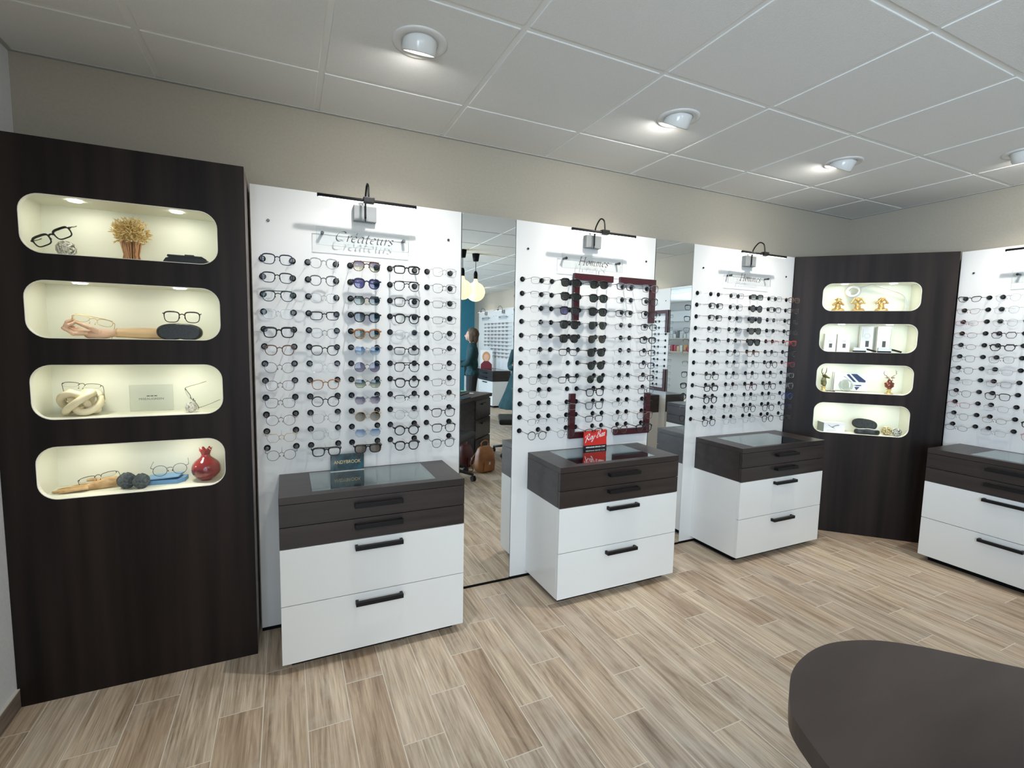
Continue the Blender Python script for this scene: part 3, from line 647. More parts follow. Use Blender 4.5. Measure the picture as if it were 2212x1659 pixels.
CODE_C = dict(K='black', N='navy', D='dark brown', E='dark green', T='tortoiseshell', J='dark tortoiseshell', G='grey', L='light grey', C='clear', M='gunmetal', S='silver', O='gold', U='burgundy', R='red', P='pink', B='brown', A='blue', Q='rose', V='purple')
CODE_L = dict(v='violet', i='indigo', g='grey', d='dark', s='slate', e='green', t='teal', b='blue', m='mauve', n='night', w='brown', c='charcoal', y='sky', o='olive')
BOARDS = [
 ('the Créateurs board', b1, BL0[0], BP[0], ['Ns2 Ks2 Ea2 Cs1 Ks3 Bp2 Mo1 Up1 Ks1 Uo1 Ox1 Mo1', 'Lp2 Gp2 Lp1 Kr2 Gp1 Kp2 Cs1 Tp2 Ko2 Ss1 Cs1 Kb3',
   'Ja2v Np3i Kx2g Kp3s Tp3t Sx1b Mo1m Kx1n Sx1m Oo1c Sx1y Kb3w', 'Kr3 Ka2 Ks2 Kp3 Cp1 Kr2 Ka2 Kp3 Kh2 So1 Ko3 Kp3', 'Ss1 Ks1 Mr1 Kr1 Ko1 Kh1 Mr1 Mr1 Bh1 Ks2 Ks2 Gp2']),
 ('the board with red strips', b2, BL0[1], BP[1], ['Mr1 Kh1 Kh1 Sr1 Kh1 Mh1 Mh1 Ms1 Ss1 Ss1 Kh1 Mo2', 'Ks3d Ks3d Ks3i Ks3d Ks3d Kr2 - Kr2 - Sr1 Mh1 Mp1',
   'Ks3e Ks3e Ks3e Ma1e Ma1o Ks3d Kp3e Mo1e Ks3 Gs3 Mr2 Kh2', 'Gr3 Mr1 Kr2 Sr1 Mh1 Sh1 Mh1 Mh1 Mh1 Mh1 Bp1 Jp2', 'Gs2 Ks2 Ks2 Kr2 Kr3 Kr2 Nr2 Dr2 Gr2 Kh1 Bs2 Ks3']),
 ('the board beside the corner unit', b3, BL0[2], BP[2], ['- Kr2 Kr2 Mr1 Kh1 Uh1 Kh1 Kb2 Kr3 Ko3 Sr1 Kp2', 'Kr1 Kp1 Mr1 Mr1 Kh1 Mr1 Sr1 Mr1 Br1 Ss1 Sr1 Sr1',
   'Kr2g Ko2d Ma1e Ks2o Ks3d Br2 Gp1 Ks1 Up2 Mr1 Kp2 Sr1', 'Mr1 Kr2 Sh1 Mh1 Rh1 Mr1 Ko2 Kr1 Ks2 Mr1 Ks2 Kp2', 'Br2 Dr2 Kr2 Kr2 Rr2 Kr2 Rr1 Cr2 Cs2 Ao2 Ns2 Kr2']),
 ('the board at the right photo edge', b4, .9060+RBY, .1868, ['Kc2 Bc1 Pv1 Bv1 Dv1 Ks1 Kp1 Sr1 Up1 Rr1 Gp1 Dv1', 'Lp1 Cp1 Lp1 Vx2 Kx3 Ds1 Sr1 Qr1 Ks2 Sr1 Bv1 Sr1', '- - - - - - - - - Gr1 Kr3 Rp1']),
 ('the reflected red-framed board', b5, -.3735, .1868, ['Kr1 Mr1 Kr1 Sr1 Mr1 Kp1 Mr1 Kr1 Mr1 Kr1 Mr1 Kr1', 'Mr1 Kr1 Kr1 Mr1 Sr1 Kp1 Kr1 Mr1 Kr1 Mr1 Kr1 Mr1'])]
seen = set()
for bn, bd, x0, pt, cols in BOARDS:
    nc = len(cols)
    CN = ['leftmost', 'second', 'middle', 'fourth', 'rightmost']
    if bd is b4: CN = ['leftmost', 'second', 'third']
    if bd is b5: CN = ['nearest-mirror', 'second']
    rz = bd.rotation_euler.z; R_ = Matrix.Rotation(rz, 3, 'Z')
    for c, cs in enumerate(cols):
        for r, cd in enumerate(cs.split()):
            if cd == '-': continue
            col, sh, wt = CODE_C[cd[0]], CODE_S[cd[1]], CODE_W[cd[2]]; ln = CODE_L[cd[3]] if len(cd) > 3 else ''
            lp = Vector((x0+pt*c+rg.uniform(-.0012, .0012), -.104+rg.uniform(-.002, .002), PEG_Z[r]-.0135+rg.uniform(-.001, .001)))
            kind = ('sunglasses' if ln else 'glasses')
            lb = '%s %s %s, %s row of the %s column, %s' % (col, SHN[sh], kind, ROWN[r], CN[c], bn)
            if len(lb.split()) > 16: lb = '%s %s %s, %s row, %s column, %s' % (col, SHN[sh], kind, ROWN[r], CN[c], bn)
            p = bd.location+R_ @ lp
            assert lb not in seen; seen.add(lb)
            g_ = glasses(p, rz, lb, col, sh, wt, ln, 'glasses on '+bn)
            g_.rotation_euler = (rg.uniform(-.02, .05), rg.uniform(-.02, .02), rz+rg.uniform(-.015, .015))
# far boards, a few pixels per pair in the mirror: one mesh each, no parts
ffr, fls, fts = gl_meshes('rect', 'thick'); fbm = bmesh.new(); fbm.from_mesh(ffr)
for q in fts: fbm.from_mesh(q)
fbm.faces.ensure_lookup_table(); farme = bpy.data.meshes.new('far_glasses'); fbm.to_mesh(farme); fbm.free(); farme.materials.append(FM['black'])
k = 0
for bd, wh in ((b6, 'nearer the dark end panel'), (b7, 'next to the blue wall')):
    for r in range(10):
        for c in range(5 if bd is b6 else 2):
            if bd is b7 and r > 6: continue
            R_ = Matrix.Rotation(PI2, 3, 'Z'); p = bd.location+R_ @ Vector((-.38+.19*c, -.104, PEG_Z[r]-.0135))
            o = link('eyeglasses', farme); o.location = p; o.rotation_euler.z = PI2; s_ = o.material_slots[0]; s_.link = 'OBJECT'; s_.material = FM[rg.choice(['black', 'black', 'dark brown', 'gunmetal', 'burgundy', 'grey'])]
            tag(o, 'tiny glasses, %s row, %s column, mirrored far board %s' % (ROWN[r], ['first', 'second', 'third', 'fourth', 'last'][c], wh), 'glasses', 'glasses on the far mirrored boards')
# ================================================================== things in the niches
def lattice_ball(loc, r, tr_, m, label, name='openwork_ball', sub=2):
    b = bmesh.new(); bmesh.ops.create_icosphere(b, subdivisions=sub, radius=r)
    bmesh.ops.dissolve_limit(b, angle_limit=.01, verts=b.verts, edges=b.edges)
    rr2 = random.Random(int(r*1e5)); es = [e for e in b.edges if rr2.random() < .62]
    mb = MB()
    for e in es: mb.tube([e.verts[0].co*1., e.verts[1].co*1.], tr_, 5, caps=False)
    for v in b.verts: mb.ell(v.co, tr_*1.25, sub=1)
    b.free(); o = mb.build(name, m); o.location = (loc[0], loc[1], loc[2]+r+tr_*.5); o.rotation_euler = (.4, .2, .7)
    return tag(o, label, 'decorative ball')
ZA, ZB, ZC, ZD = 1.6507, 1.3547, 1.0612, .7667
SILV = mat('silver_wire', (.62, .60, .54), .35, .6)
lattice_ball((-.252, -.200, ZA), .0285, .0026, SILV, 'silver openwork ball under black glasses, top left niche')
glasses((-.276, -.238, 1.7145), 0, 'black glasses tilted over a silver ball, top left niche', 'black', 'rect', 'thick', '', 'glasses shown in the niches', rot=(.25, -.47, -.12))
# wheat bundle
t = thing('wheat_bundle', 'dried wheat bundle with a tied stem, top left niche', 'dried flowers', (-.063, -.175, ZA))
rw = random.Random(3); m = MB()
for i in range(46):
    a = rw.uniform(0, 2*PI); q = math.sqrt(rw.random())*.026
    m.tube([(q*1.15*math.cos(a), q*1.15*math.sin(a), 0), (q*.9*math.cos(a), q*.9*math.sin(a), .03), (q*1.3*math.cos(a), q*1.3*math.sin(a), .078)], .0032, 5)
m.build('stems', textured('wheat_stem', (.30, .12, .05), (.62, .36, .18), (300, 300, 8), .6), t)
m = MB()
for i in range(620):
    z = rw.uniform(-.75, 1); a = rw.uniform(0, 2*PI); q = math.sqrt(max(0, 1-z*z)); d = Vector((q*math.cos(a), q*math.sin(a), z)); R = rw.uniform(.018, .060)
    c = Vector((0, 0, .112))+Vector((d.x*R*1.03, d.y*R*1.03, d.z*R*1.0))
    dd_ = (d+Vector((rw.uniform(-.9, .9), rw.uniform(-.9, .9), rw.uniform(-.5, .9)))).normalized(); L_ = rw.uniform(.006, .0125)
    m.tube([c-dd_*L_, c-dd_*L_*.4, c+dd_*L_*.4, c+dd_*L_*1.2], [.0004, rw.uniform(.0016, .0030), .0022, .0002], 5)
m.build('ears', textured('wheat_ear', (.50, .31, .08), (.85, .66, .32), (60, 60, 60), .65), t)
# soft black case, half round with a flap and tab
t = thing('glasses_case', 'soft black glasses case with flap, right end of top left niche', 'glasses case', (.127, -.225, ZA), -.10, 'glasses cases in the niches')
prof = [(-.075, 0), (.075, 0), (.0755, .008), (.068, .020), (.052, .026), (-.052, .026), (-.068, .020), (-.0755, .008)]
MB().prism(prof, -.028, .022, flip=lambda x, y, z: (x, z, y)).build('pouch', textured('black_leather', (.006, .007, .007), (.015, .017, .017), (200, 200, 200), .42, .3), t)
m = MB(); m.prism([(-.062, .0262), (.060, .0262), (.054, .0315), (-.060, .0335)], -.031, .023, flip=lambda x, y, z: (x, z, y)); m.build('flap', MATS['black_leather'], t)
m = MB(); m.obox((.01, -.018, .0345), .030, .014, .004, .1); m.build('tab', MATS['black_leather'], t)
# wooden mannequin hand with forearm
SKW = textured('pale_wood', (.60, .40, .22), (.72, .52, .31), (4, 60, 60), .45)
SKP = textured('pink_wood', (.58, .36, .25), (.70, .47, .34), (10, 60, 60), .45)
t = thing('wooden_hand', 'jointed wooden mannequin hand with forearm, second left niche', 'hand model', (0, -.165, ZB))
m = MB()
for v0, v1, v2 in (((.075, 0, .0225), (-.04, 0, .0235), (-.128, 0, .024)),):
    m.tube(smoothc([v0, v1, v2], 6), [.0215]*7+[.0205, .0195, .0185, .018, .0175, .017][:6], 20)
m.build('forearm', SKW, t)
m = MB(); m.tube(smoothc([(-.126, 0, .023), (-.140, 0, .021), (-.158, 0, .019), (-.180, -.001, .017), (-.203, -.002, .0165), (-.222, -.003, .018)], 3), [.0155, .014, .013, .0135, .0145, .016, .0175, .019, .0198, .0203, .0205, .0200, .0190, .0175, .0150, .011], 16, ry=1.25)
m.build('palm', SKP, t)
def fchain(pts, rs, n=10):
    m = MB(); m.tube(pts, rs, n)
    for p, r in list(zip(pts, rs)): m.ell(p, r*1.10, sub=2)
    return m
for i, (oy, dx, hh) in enumerate(((-.024, 0, .050), (-.009, -.010, .060), (.007, -.012, .064), (.021, -.004, .056))):
    pts = [(-.214+dx*.3, oy, .020), (-.250+dx, oy*1.1, .018+.006*i), (-.272+dx, oy*1.15, .034+.004*i), (-.262+dx, oy*1.1, hh), (-.246+dx, oy*1.05, hh+.008)]
    fchain(pts, [.0085, .0078, .0070, .0062, .0048]).build('finger', SKP, t)
fchain([(-.176, -.020, .024), (-.198, -.030, .040), (-.222, -.030, .052), (-.240, -.026, .060)], [.0095, .0082, .0070, .0050]).build('thumb', SKP, t)
glasses((-.190, -.190, ZB+.0665), 0, 'thin gold glasses resting on the wooden hand, second left niche', 'gold', 'pilot', 'thin', '', 'glasses shown in the niches', rot=(-.95, .22, .15))
def bean(w, h, n=40, dip=.12):
    pts = []
    for k in range(n):
        a = 2*PI*k/n; c, s_ = math.cos(a), math.sin(a)
        x = w/2*math.copysign(abs(c)**.72, c); z = h/2*math.copysign(abs(s_)**.85, s_)
        if s_ < 0: z += h*dip*math.exp(-(x/(w*.16))**2)
        pts.append((x, z+h/2))
    return pts
def shell_case(loc, rz, w, h, th, m_, label, rx=0.):
    bp = bean(w, h); mb = MB(); n = len(bp); L_ = []
    for f, y in ((.86, -th/2), (.95, -th*.42), (1, -th*.2), (1, th*.2), (.95, th*.42), (.86, th/2)):
        L_.append([mb.bm.verts.new((x*f, y, h/2+(z-h/2)*f)) for x, z in bp])
    for A, B in zip(L_, L_[1:]):
        for k in range(n): f = mb.bm.faces.new((A[k], A[(k+1) % n], B[(k+1) % n], B[k])); f.smooth = True
    mb.bm.faces.new(L_[0][::-1]); mb.bm.faces.new(L_[-1])
    return mb
t = thing('glasses_case', 'rounded black hard glasses case on edge, second left niche', 'glasses case', (.090, -.222, ZB-.0035), .04, 'glasses cases in the niches')
shell_case(None, 0, .152, .0685, .052, None, '').build('shell', MATS['black_leather'], t)
glasses((.0995, -.226, ZB+.0905), 0, 'dark brown square glasses standing on the black case, second left niche', 'dark brown', 'square', 'mid', '', 'glasses shown in the niches', rot=(.08, .0, .10))
# knot sculpture
t = thing('knot_sculpture', 'cream knotted tube sculpture, left end of third left niche', 'sculpture', (-.2445, -.172, ZC))
m = MB(); pts = []
for k in range(240):
    a = 2*PI*k/240; ph = 3*a; q = 4*a
    R = .0395+.0150*math.cos(q+.5)
    pts.append((R*math.cos(ph+.3)*1.10, R*math.sin(ph+.3)*.85, .0510+.0360*math.sin(q+.5)))
m.tube(pts, .0132, 12, True); kn = m.build('knot', textured('cream_ceramic', (.78, .68, .45), (.84, .75, .54), (20, 20, 20), .4), t)
glasses((-.232, -.205, ZC+.1165), 0, 'thin dark glasses lying on the cream knot, third left niche', 'gunmetal', 'half', 'thin', '', 'glasses shown in the niches', rot=(-1.15, .10, -.10))
t = thing('logo_block', 'clear block with grey lettering in the third left niche', 'sign', (-.0335, -.128, ZC), .0)
MB().box(-.073, .073, 0, .012, .0, .1075, .001).build('acrylic_block', thin_glass('frosted_acrylic', (.94, .95, .94), .05, .25), t)
text_mesh('lettering', 'MISEAUGREEN', .0115, mat('grey_ink', (.12, .12, .12), .5), t, Matrix.Translation((0, -.0006, .050)), .083)
m = MB()
for x in (-.0125, 0, .0125): m.obox((x+.002, -.0006, .0625), .0098, .0006, .0030)
m.build('emblem', mat('ink_black', (.02, .02, .02), .5), t)
lattice_ball((.1135, -.205, ZC), .0200, .0020, mat('white_wire', (.75, .72, .68), .4), 'small white openwork ball, right end of third left niche')
glasses((.118, -.205, ZC+.052), 0, 'thin dark glasses leaning on the small white ball', 'gunmetal', 'half', 'thin', '', 'glasses shown in the niches', rot=(.35, .62, -.95))
# leaf-like wooden hand
t = thing('wooden_hand', 'carved tan wooden hand lying flat, bottom left niche', 'hand model', (0, 0, ZD))
TAN = textured('tan_wood', (.42, .25, .11), (.68, .46, .24), (25, 60, 60), .55, .3)
m = MB(); m.tube([(-.120, -.155, .022), (-.150, -.160, .023), (-.185, -.168, .021), (-.215, -.175, .016), (-.240, -.180, .012)], [.014, .019, .022, .019, .012], 14, ry=.75)
for pts in ([(-.232, -.196, .014), (-.270, -.203, .012), (-.318, -.205, .006)], [(-.235, -.186, .014), (-.285, -.190, .011), (-.343, -.190, .0062)], [(-.232, -.174, .014), (-.285, -.170, .012), (-.335, -.163, .0062)], [(-.222, -.162, .016), (-.270, -.150, .013), (-.305, -.142, .006)], [(-.195, -.155, .024), (-.225, -.138, .030), (-.255, -.135, .028)]):
    m.tube(smoothc(pts, 3), [.0085, .0083, .008, .0072, .0065, .006, .0045], 8)
m.build('carved_hand', TAN, t, remesh=.0022, smooth=2)
glasses((-.208, -.175, ZD+.0475), 0, 'thin black glasses on the carved tan hand, bottom left niche', 'black', 'half', 'thin', '', 'glasses shown in the niches', rot=(-1.2, -.18, .1))
GREYF = textured('grey_yarn', (.045, .058, .065), (.11, .13, .14), (130, 130, 130), .85, .8)
for (x, y, r, lb) in ((-.112, -.198, .0305, 'dark grey fabric ball, left one, bottom left niche'), (-.061, -.217, .0285, 'dark grey fabric ball with open folds, bottom left niche')):
    t = thing('fabric_ball', lb, 'decorative ball', (x, y, ZD), 0, 'grey fabric balls')
    m = MB(); m.lathe([(r*math.sin(PI*k/14)*(.6 if k == 0 else 1), r*(1-math.cos(PI*k/14))) for k in range(1, 14)], n=40, mod=lambda a, z: 1+.045*math.sin(9*a+z*90)); m.build('ball', GREYF, t)
    m = MB()
    for j in range(5):
        pts = [(r*1.0*math.sin(q)*math.cos(j*1.25+q*.5), r*1.0*math.sin(q)*math.sin(j*1.25+q*.5), r-r*1.0*math.cos(q)) for q in [PI*k/12 for k in range(1, 12)]]
        m.tube(pts, .0022, 6)
    m.build('folds', GREYF, t)
BLUEC = mat('blue_felt', (.16, .33, .56), .6)
t = thing('glasses_case', 'light blue folded glasses case, bottom left niche', 'glasses case', (.008, -.155, ZD), -.12, 'glasses cases in the niches')
MB().prism([(-.066, -.040), (.052, -.040), (.072, -.012), (.070, .04), (-.066, .04)], 0, .017).build('lower_flap', BLUEC, t)
m = MB(); m.prism([(-.066, .0175), (-.066, .022), (.056, .031), (.056, .027)], -.036, .040, flip=lambda x, y, z: (x, z, y)); m.build('upper_flap', mat('blue_felt_light', (.24, .44, .68), .6), t)
glasses((.030, -.190, ZD+.058), 0, 'blue-black round metal glasses on the blue case', 'navy', 'round', 'thin', '', 'glasses shown in the niches', rot=(.12, -.03, .12))
t = thing('pomegranate', 'glossy red ceramic pomegranate, bottom left niche', 'ornament', (.1545, -.178, ZD))
POM = textured('red_glaze', (.16, .012, .018), (.30, .030, .035), (12, 12, 30), .12, 0, 3, .6, .6)
m = MB(); R = .0535
m.lathe([(.004, .0), (.020, .0)]+[(R*math.sin(q)*1.0, .0490-.0490*math.cos(q)) for q in [.42+(2.42-.42)*k/14 for k in range(15)]]+[(.026, .0935), (.0185, .100), (.0158, .107), (.0162, .112)], n=40); m.build('fruit', POM, t)
m = MB(); m.lathe([(.0160, .1095), (.0185, .118), (.0215, .127), (.0240, .1345), (.0222, .1345), (.0175, .1265), (.0140, .115)], n=36, caps=False)
for v in m.bm.verts:
    if v.co.z > .124:
        a = math.atan2(v.co.y, v.co.x); f = .5+.5*math.cos(6*a); v.co.z += (f-.6)*.013*(v.co.z-.120)/.0145
m.build('crown', POM, t)
# ---- corner unit niches: loc given by distance along, depth, height
RA, RB, RC, RD = 1.6342, 1.3407, 1.0452, .7452
def dthing(name, label, cat, s_, y, z, rz=0., group=None): return thing(name, label, cat, dpt(s_, z, y), -PI/4+rz, group)
GOLDM = mat('gold_metal', (.66, .44, .16), .32, .7)
def monkey(s_, kind, label):
    t = dthing('monkey_figurine', label, 'figurine', s_, .075, RA, 0, 'three golden monkeys'); m = MB()
    m.ell((0, 0, .026), .021, .017, .026).ell((0, .002, .048), .018, .0145, .022)
    m.ell((0, -.003, .0855), .0165, .0155, .0175).ell((0, -.016, .080), .0085, .007, .0075).ell((0, -.010, .093), .013, .009, .007)
    for g_ in (-1, 1):
        m.ell((g_*.0185, 0, .088), .0055, .003, .0065)
        m.tube(smoothc([(g_*.012, 0, .012), (g_*.030, -.012, .014), (g_*.018, -.026, .009), (g_*-.004, -.027, .007)], 3), [.0105, .0105, .010, .0095, .009, .0085, .008, .0075, .0075, .007][:10], 8)
        m.ell((g_*.034, -.008, .0065), .010, .012, .0065)
        hand = {'mouth': (g_*.006, -.022, .0765), 'ears': (g_*.0205, -.003, .094), 'eyes': (g_*.0075, -.019, .0915)}[kind]
        el = {'mouth': (g_*.032, -.010, .050), 'ears': (g_*.040, -.004, .062), 'eyes': (g_*.034, -.012, .060)}[kind]
        m.tube([(g_*.015, 0, .061), el, hand], [.0085, .0075, .006], 8); m.ell(hand, .0072, .005, .0085); m.ell(el, .0076)
    m.build('body', GOLDM, t, remesh=.0021, smooth=1)
monkey(.2965, 'mouth', 'golden monkey covering its mouth, leftmost in the top corner niche')
monkey(.4200, 'ears', 'golden monkey covering its ears, middle in the top corner niche')
monkey(.5625, 'eyes', 'golden monkey covering its eyes, rightmost in the top corner niche')
t = dthing('magnifier_lamp', 'white gooseneck magnifier lamp behind the golden monkeys', 'lamp', .725, .135, RA)
WP = mat('white_plastic', (.62, .63, .62), .35)
m = MB(); m.lathe([(.028, 0), (.028, .006), (.012, .010)], n=24); m.build('base', WP, t)
m = MB(); m.tube(smoothc([(0, 0, .008), (.004, 0, .06), (-.018, -.003, .120), (-.08, -.01, .152), (-.16, -.018, .180), (-.215, -.022, .1935), (-.262, -.028, .185), (-.29, -.03, .172)], 5), .0042, 8); m.build('neck', WP, t)
m = MB(); M_ = Matrix.Translation((-.332, -.034, .147)) @ Matrix.Rotation(-.75, 4, 'Y') @ Matrix.Rotation(1.05, 4, 'X')
m.lathe([(.030, -.006), (.045, -.006), (.048, 0), (.045, .006), (.030, .006), (.030, -.006)], n=36, caps=False); o = m.build('lamp_ring', WP, t); o.data.transform(M_)
m = MB(); m.lathe([(0, 0), (.030, 0)], n=32, caps=False); o = m.build('lens', thin_glass('lens_plain', (.9, .92, .92), .1), t); o.data.transform(M_)
BOXW = mat('white_card', (.78, .79, .78), .5); PR1 = mat('print_dark', (.05, .055, .05), .5); PR2 = mat('print_pale', (.52, .54, .53), .5)
def retail(s_, w, h, d, y, label, small):
    t = dthing('product_box', label, 'box', s_, y, RB, 0, 'white boxes in the second corner niche')
    MB().box(-w/2, w/2, 0, d, 0, h, .0006).build('carton', BOXW, t)
    m = MB()
    if small: m.obox((.004, -.0005, .045), .020, .0008, .031, 0); 
    else: m.obox((.004, -.0005, .062), .021, .0008, .044)
    m.build('print_panel', PR1, t)
    m = MB()
    if small: m.obox((.0, -.0004, .078), .026, .0006, .018); m.obox((-.026, -.0004, .065), .0015, .0006, .11)
    else:
        m.tube([(.002+.018*math.cos(2*PI*k/24), -.0006, .120+.016*math.sin(2*PI*k/24)) for k in range(24)], .0007, 4, True); m.obox((-.027, -.0004, .14), .0025, .0006, .06)
    m.build('print_lines', PR2, t)
retail(.2715, .073, .1305, .035, .098, 'small white box, left one of the second corner niche', True)
retail(.3575, .079, .1305, .035, .098, 'small white box beside the left one, second corner niche', True)
retail(.5030, .074, .1885, .045, .110, 'tall white box, left of two in the second corner niche', False)
retail(.6055, .077, .1880, .045, .110, 'tall white box, right of two in the second corner niche', False)
def magn(s_, label, sc=1.):
    t = dthing('hand_magnifier', label, 'magnifier', s_, .055, RB, -.12, 'hand magnifiers in the second corner niche')
    MB().box(-.038, .038, -.02, .02, 0, .012, .002).build('lens_foot', BLACK, t)
    m = MB(); m.prism([(-.038, .0125), (.038, .0125), (.040, .026), (-.036, .036)], -.021, .021, flip=lambda x, y, z: (x, z, y)); m.build('lens_head', mat('grey_white_plastic', (.5, .52, .52), .25), t)
    m = MB(); m.tube([(.038, -.004, .024), (.052, -.008, .021), (.098, -.014, .007)], [.0055, .0068, .0062], 10); m.build('grip', BLACKM, t)
magn(.4475, 'black and white hand magnifier, left one before the tall boxes')
magn(.5965, 'black and white hand magnifier, right one before the tall boxes')
def deer(s_, y, mt, mh, mb_, label, turn, hs=1.):
    t = dthing('deer_bust', label, 'figurine', s_, y, RC, 0, 'antlered deer busts')
    m = MB(); m.lathe([(.027, 0), (.027, .005), (.020, .009), (.0125, .013), (.0115, .026), (.0165, .030), (.017, .034), (.010, .037)], n=28); m.build('pedestal', mb_, t)
    R_ = Matrix.Rotation(turn, 4, 'Z')
    m = MB(); m.ell((0, 0, .060), .030, .018, .020).ell((0, .002, .075), .033, .016, .014).ell((0, -.004, .048), .017, .013, .014)
    m.tube([(0, .002, .070), (0, .001, .090), (0, -.003, .104)], [.021, .0155, .012], 12)
    o = m.build('bust', mt, t, remesh=.002, smooth=2); o.data.transform(R_)
    m = MB(); m.ell((0, -.003, .112), .0125, .014, .0125); m.tube([(0, -.008, .112), (0, -.024, .105), (0, -.034, .101)], [.0105, .0078, .0062], 10); m.ell((0, -.034, .1005), .0068, .006, .006)
    for g_ in (-1, 1): m.tube([(g_*.010, 0, .116), (g_*.022, .001, .119), (g_*.034, .001, .118)], [.0035, .006, .0012], 8)
    o = m.build('head', mh, t, remesh=.0017, smooth=1); o.data.transform(R_)
    for g_ in (-1, 1):
        m = MB(); m.tube(smoothc([(g_*.006, .002, .120), (g_*.020, .004, .128), (g_*.036, .004, .142), (g_*.037, .002, .160), (g_*.029, .0, .176)], 4), [.0026]*8+[.0022]*5+[.0016, .001, .0008, .0006], 7)
        m.tube([(g_*.035, .004, .140), (g_*.044, .0, .152)], [.0018, .0006], 6); m.tube([(g_*.020, .004, .128), (g_*.022, -.006, .143)], [.0018, .0006], 6); m.tube([(g_*.037, .002, .158), (g_*.045, .003, .168)], [.0016, .0006], 6)
        o = m.build('antler', mh, t); o.data.transform(R_)
OLV = textured('antique_bronze', (.10, .10, .045), (.30, .29, .16), (60, 60, 60), .3, 0, 3, .5, 0, .75)
COP = mat('copper_lustre', (.22, .075, .05), .2, .7); SLV = mat('aged_silver', (.50, .42, .33), .25, .85); GLD = mat('pale_gold', (.66, .50, .22), .3, .8)
deer(.247, .080, OLV, mat('dark_bronze', (.10, .085, .035), .3, .8), GLD, 'greenish bronze deer bust, left end of the third corner niche', .95)
deer(.652, .070, COP, SLV, GLD, 'copper deer bust with silver head, right end of third corner niche', .1)
# picture card with navy stripes, glass disc in front
t = dthing('striped_card', 'pale picture card with navy diagonal stripes, third corner niche', 'picture', .432, .135, RC, 0)
MB().box(-.106, .106, 0, .006, .006, .141, .0006).build('card', BOXW, t)
m = MB()
for pl in ([(-.002, .133), (.036, .133), (.094, .085), (.092, .072), (.052, .074)], [(-.030, .126), (-.014, .131), (.036, .073), (.018, .074)], [(.018, .050), (.066, .053), (.070, .045), (.040, .043)], [(.026, .036), (.060, .037), (.040, .012)], [(-.052, .116), (-.04, .112), (.0, .074), (.006, .066), (-.018, .092)]):
    m.prism(pl, .0003, .0012, flip=lambda x, y, z: (x, -z, y))
m.build('stripes', mat('navy_print', (.018, .032, .11), .5), t)
MB().box(-.118, -.114, -.004, .012, .002, .143).build('side_stand', mat('clear_edge', (.45, .47, .46), .3), t)
t = dthing('glass_disc', 'round clear glass disc leaning before the striped card', 'ornament', .394, .098, RC, 0)
m = MB(); m.lathe([(0, -.004), (.040, -.006), (.0455, -.004), (.0465, 0), (.0455, .004), (.040, .006), (0, .004)], n=40); o = m.build('disc', thin_glass('disc_glass', (.86, .89, .86), .16, .05), t); o.data.transform(Matrix.Translation((0, 0, .0468)) @ Matrix.Rotation(PI/2-.25, 4, 'X'))
m = MB()
for k in range(9): a = .4+k*2*PI/9; m.ell((.040*math.cos(a), -.006, .0475+.040*math.sin(a)), .0016, sub=1)
m.build('beads', mat('white_bead', (.9, .9, .85), .2), t)
t = thing('folded_glasses', 'small dark folded glasses at the foot of the bronze deer', 'glasses', dpt(.285, RC, .045), -PI/4)
m = MB(); m.tube([(-.025, 0, .004), (-.01, .003, .005), (.01, .004, .004), (.03, 0, .0035)], .003, 6); m.tube([(-.02, .008, .004), (.028, .008, .003)], .002, 6); m.build('frame', FM['dark brown'], t)
# bottom corner niche
t = dthing('spectacle_box', 'white box with a glasses picture, grey end, bottom corner niche', 'box', .332, .055, RD, .28)
MB().box(-.075, .075, 0, .085, 0, .068, .0006).build('carton', BOXW, t)
MB().box(-.0765, -.0752, .001, .084, .001, .067).build('grey_end', mat('grey_card', (.20, .23, .23), .5), t)
m = MB(); m.tube(smoothc([(-.045, -.0012, .052), (-.02, -.0012, .036), (0, -.0012, .028)], 4), .0014, 5); m.tube(smoothc([(-.018, -.0012, .033), (.005, -.0012, .046), (.032, -.0012, .052)], 4), .0020, 5); m.build('glasses_picture', PR1, t)
m = MB(); m.obox((-.02, -.0006, .012), .065, .0008, .003); m.build('print_line', PR2, t)
t = dthing('glasses_case', 'open black hinged glasses case, bottom corner niche', 'glasses case', .535, .055, RD, .0, 'glasses cases in the niches')
shb = shell_case(None, 0, .158, .052, .034, None, ''); 
for v in shb.bm.verts: v.co = Vector((v.co.x, v.co.z-.030, v.co.y+.0175))
shb.build('bottom_shell', MATS['black_leather'], t)
shl = shell_case(None, 0, .158, .078, .022, None, '')
lid = shl.build('lid', textured('black_lining', (.012, .016, .015), (.03, .036, .034), (150, 150, 150), .7), t); lid.location = (-.010, .028, .030); lid.rotation_euler = (-.25, .11, 0)
m = MB(); m.tube(smoothc([(-.06, -.012, .036), (-.03, -.020, .038), (0, -.012, .041), (.03, -.020, .038), (.06, -.012, .036)], 4), .0022, 6); m.tube(smoothc([(-.04, .0, .036), (.0, -.01, .042), (.05, .0, .038)], 4), .0018, 6); m.build('lining_clasp', mat('pale_lining', (.55, .57, .55), .5), t)
lattice_ball(dpt(.6665, RD, .085), .0285, .0040, mat('pale_gold_wire', (.62, .52, .28), .3, .7), 'pale gold openwork ball, bottom corner niche', sub=2)
lattice_ball(dpt(.7180, RD, .055), .0275, .0030, mat('silver_wire_bright', (.55, .55, .53), .25, .8), 'silver openwork ball, right end of bottom corner niche', sub=2)
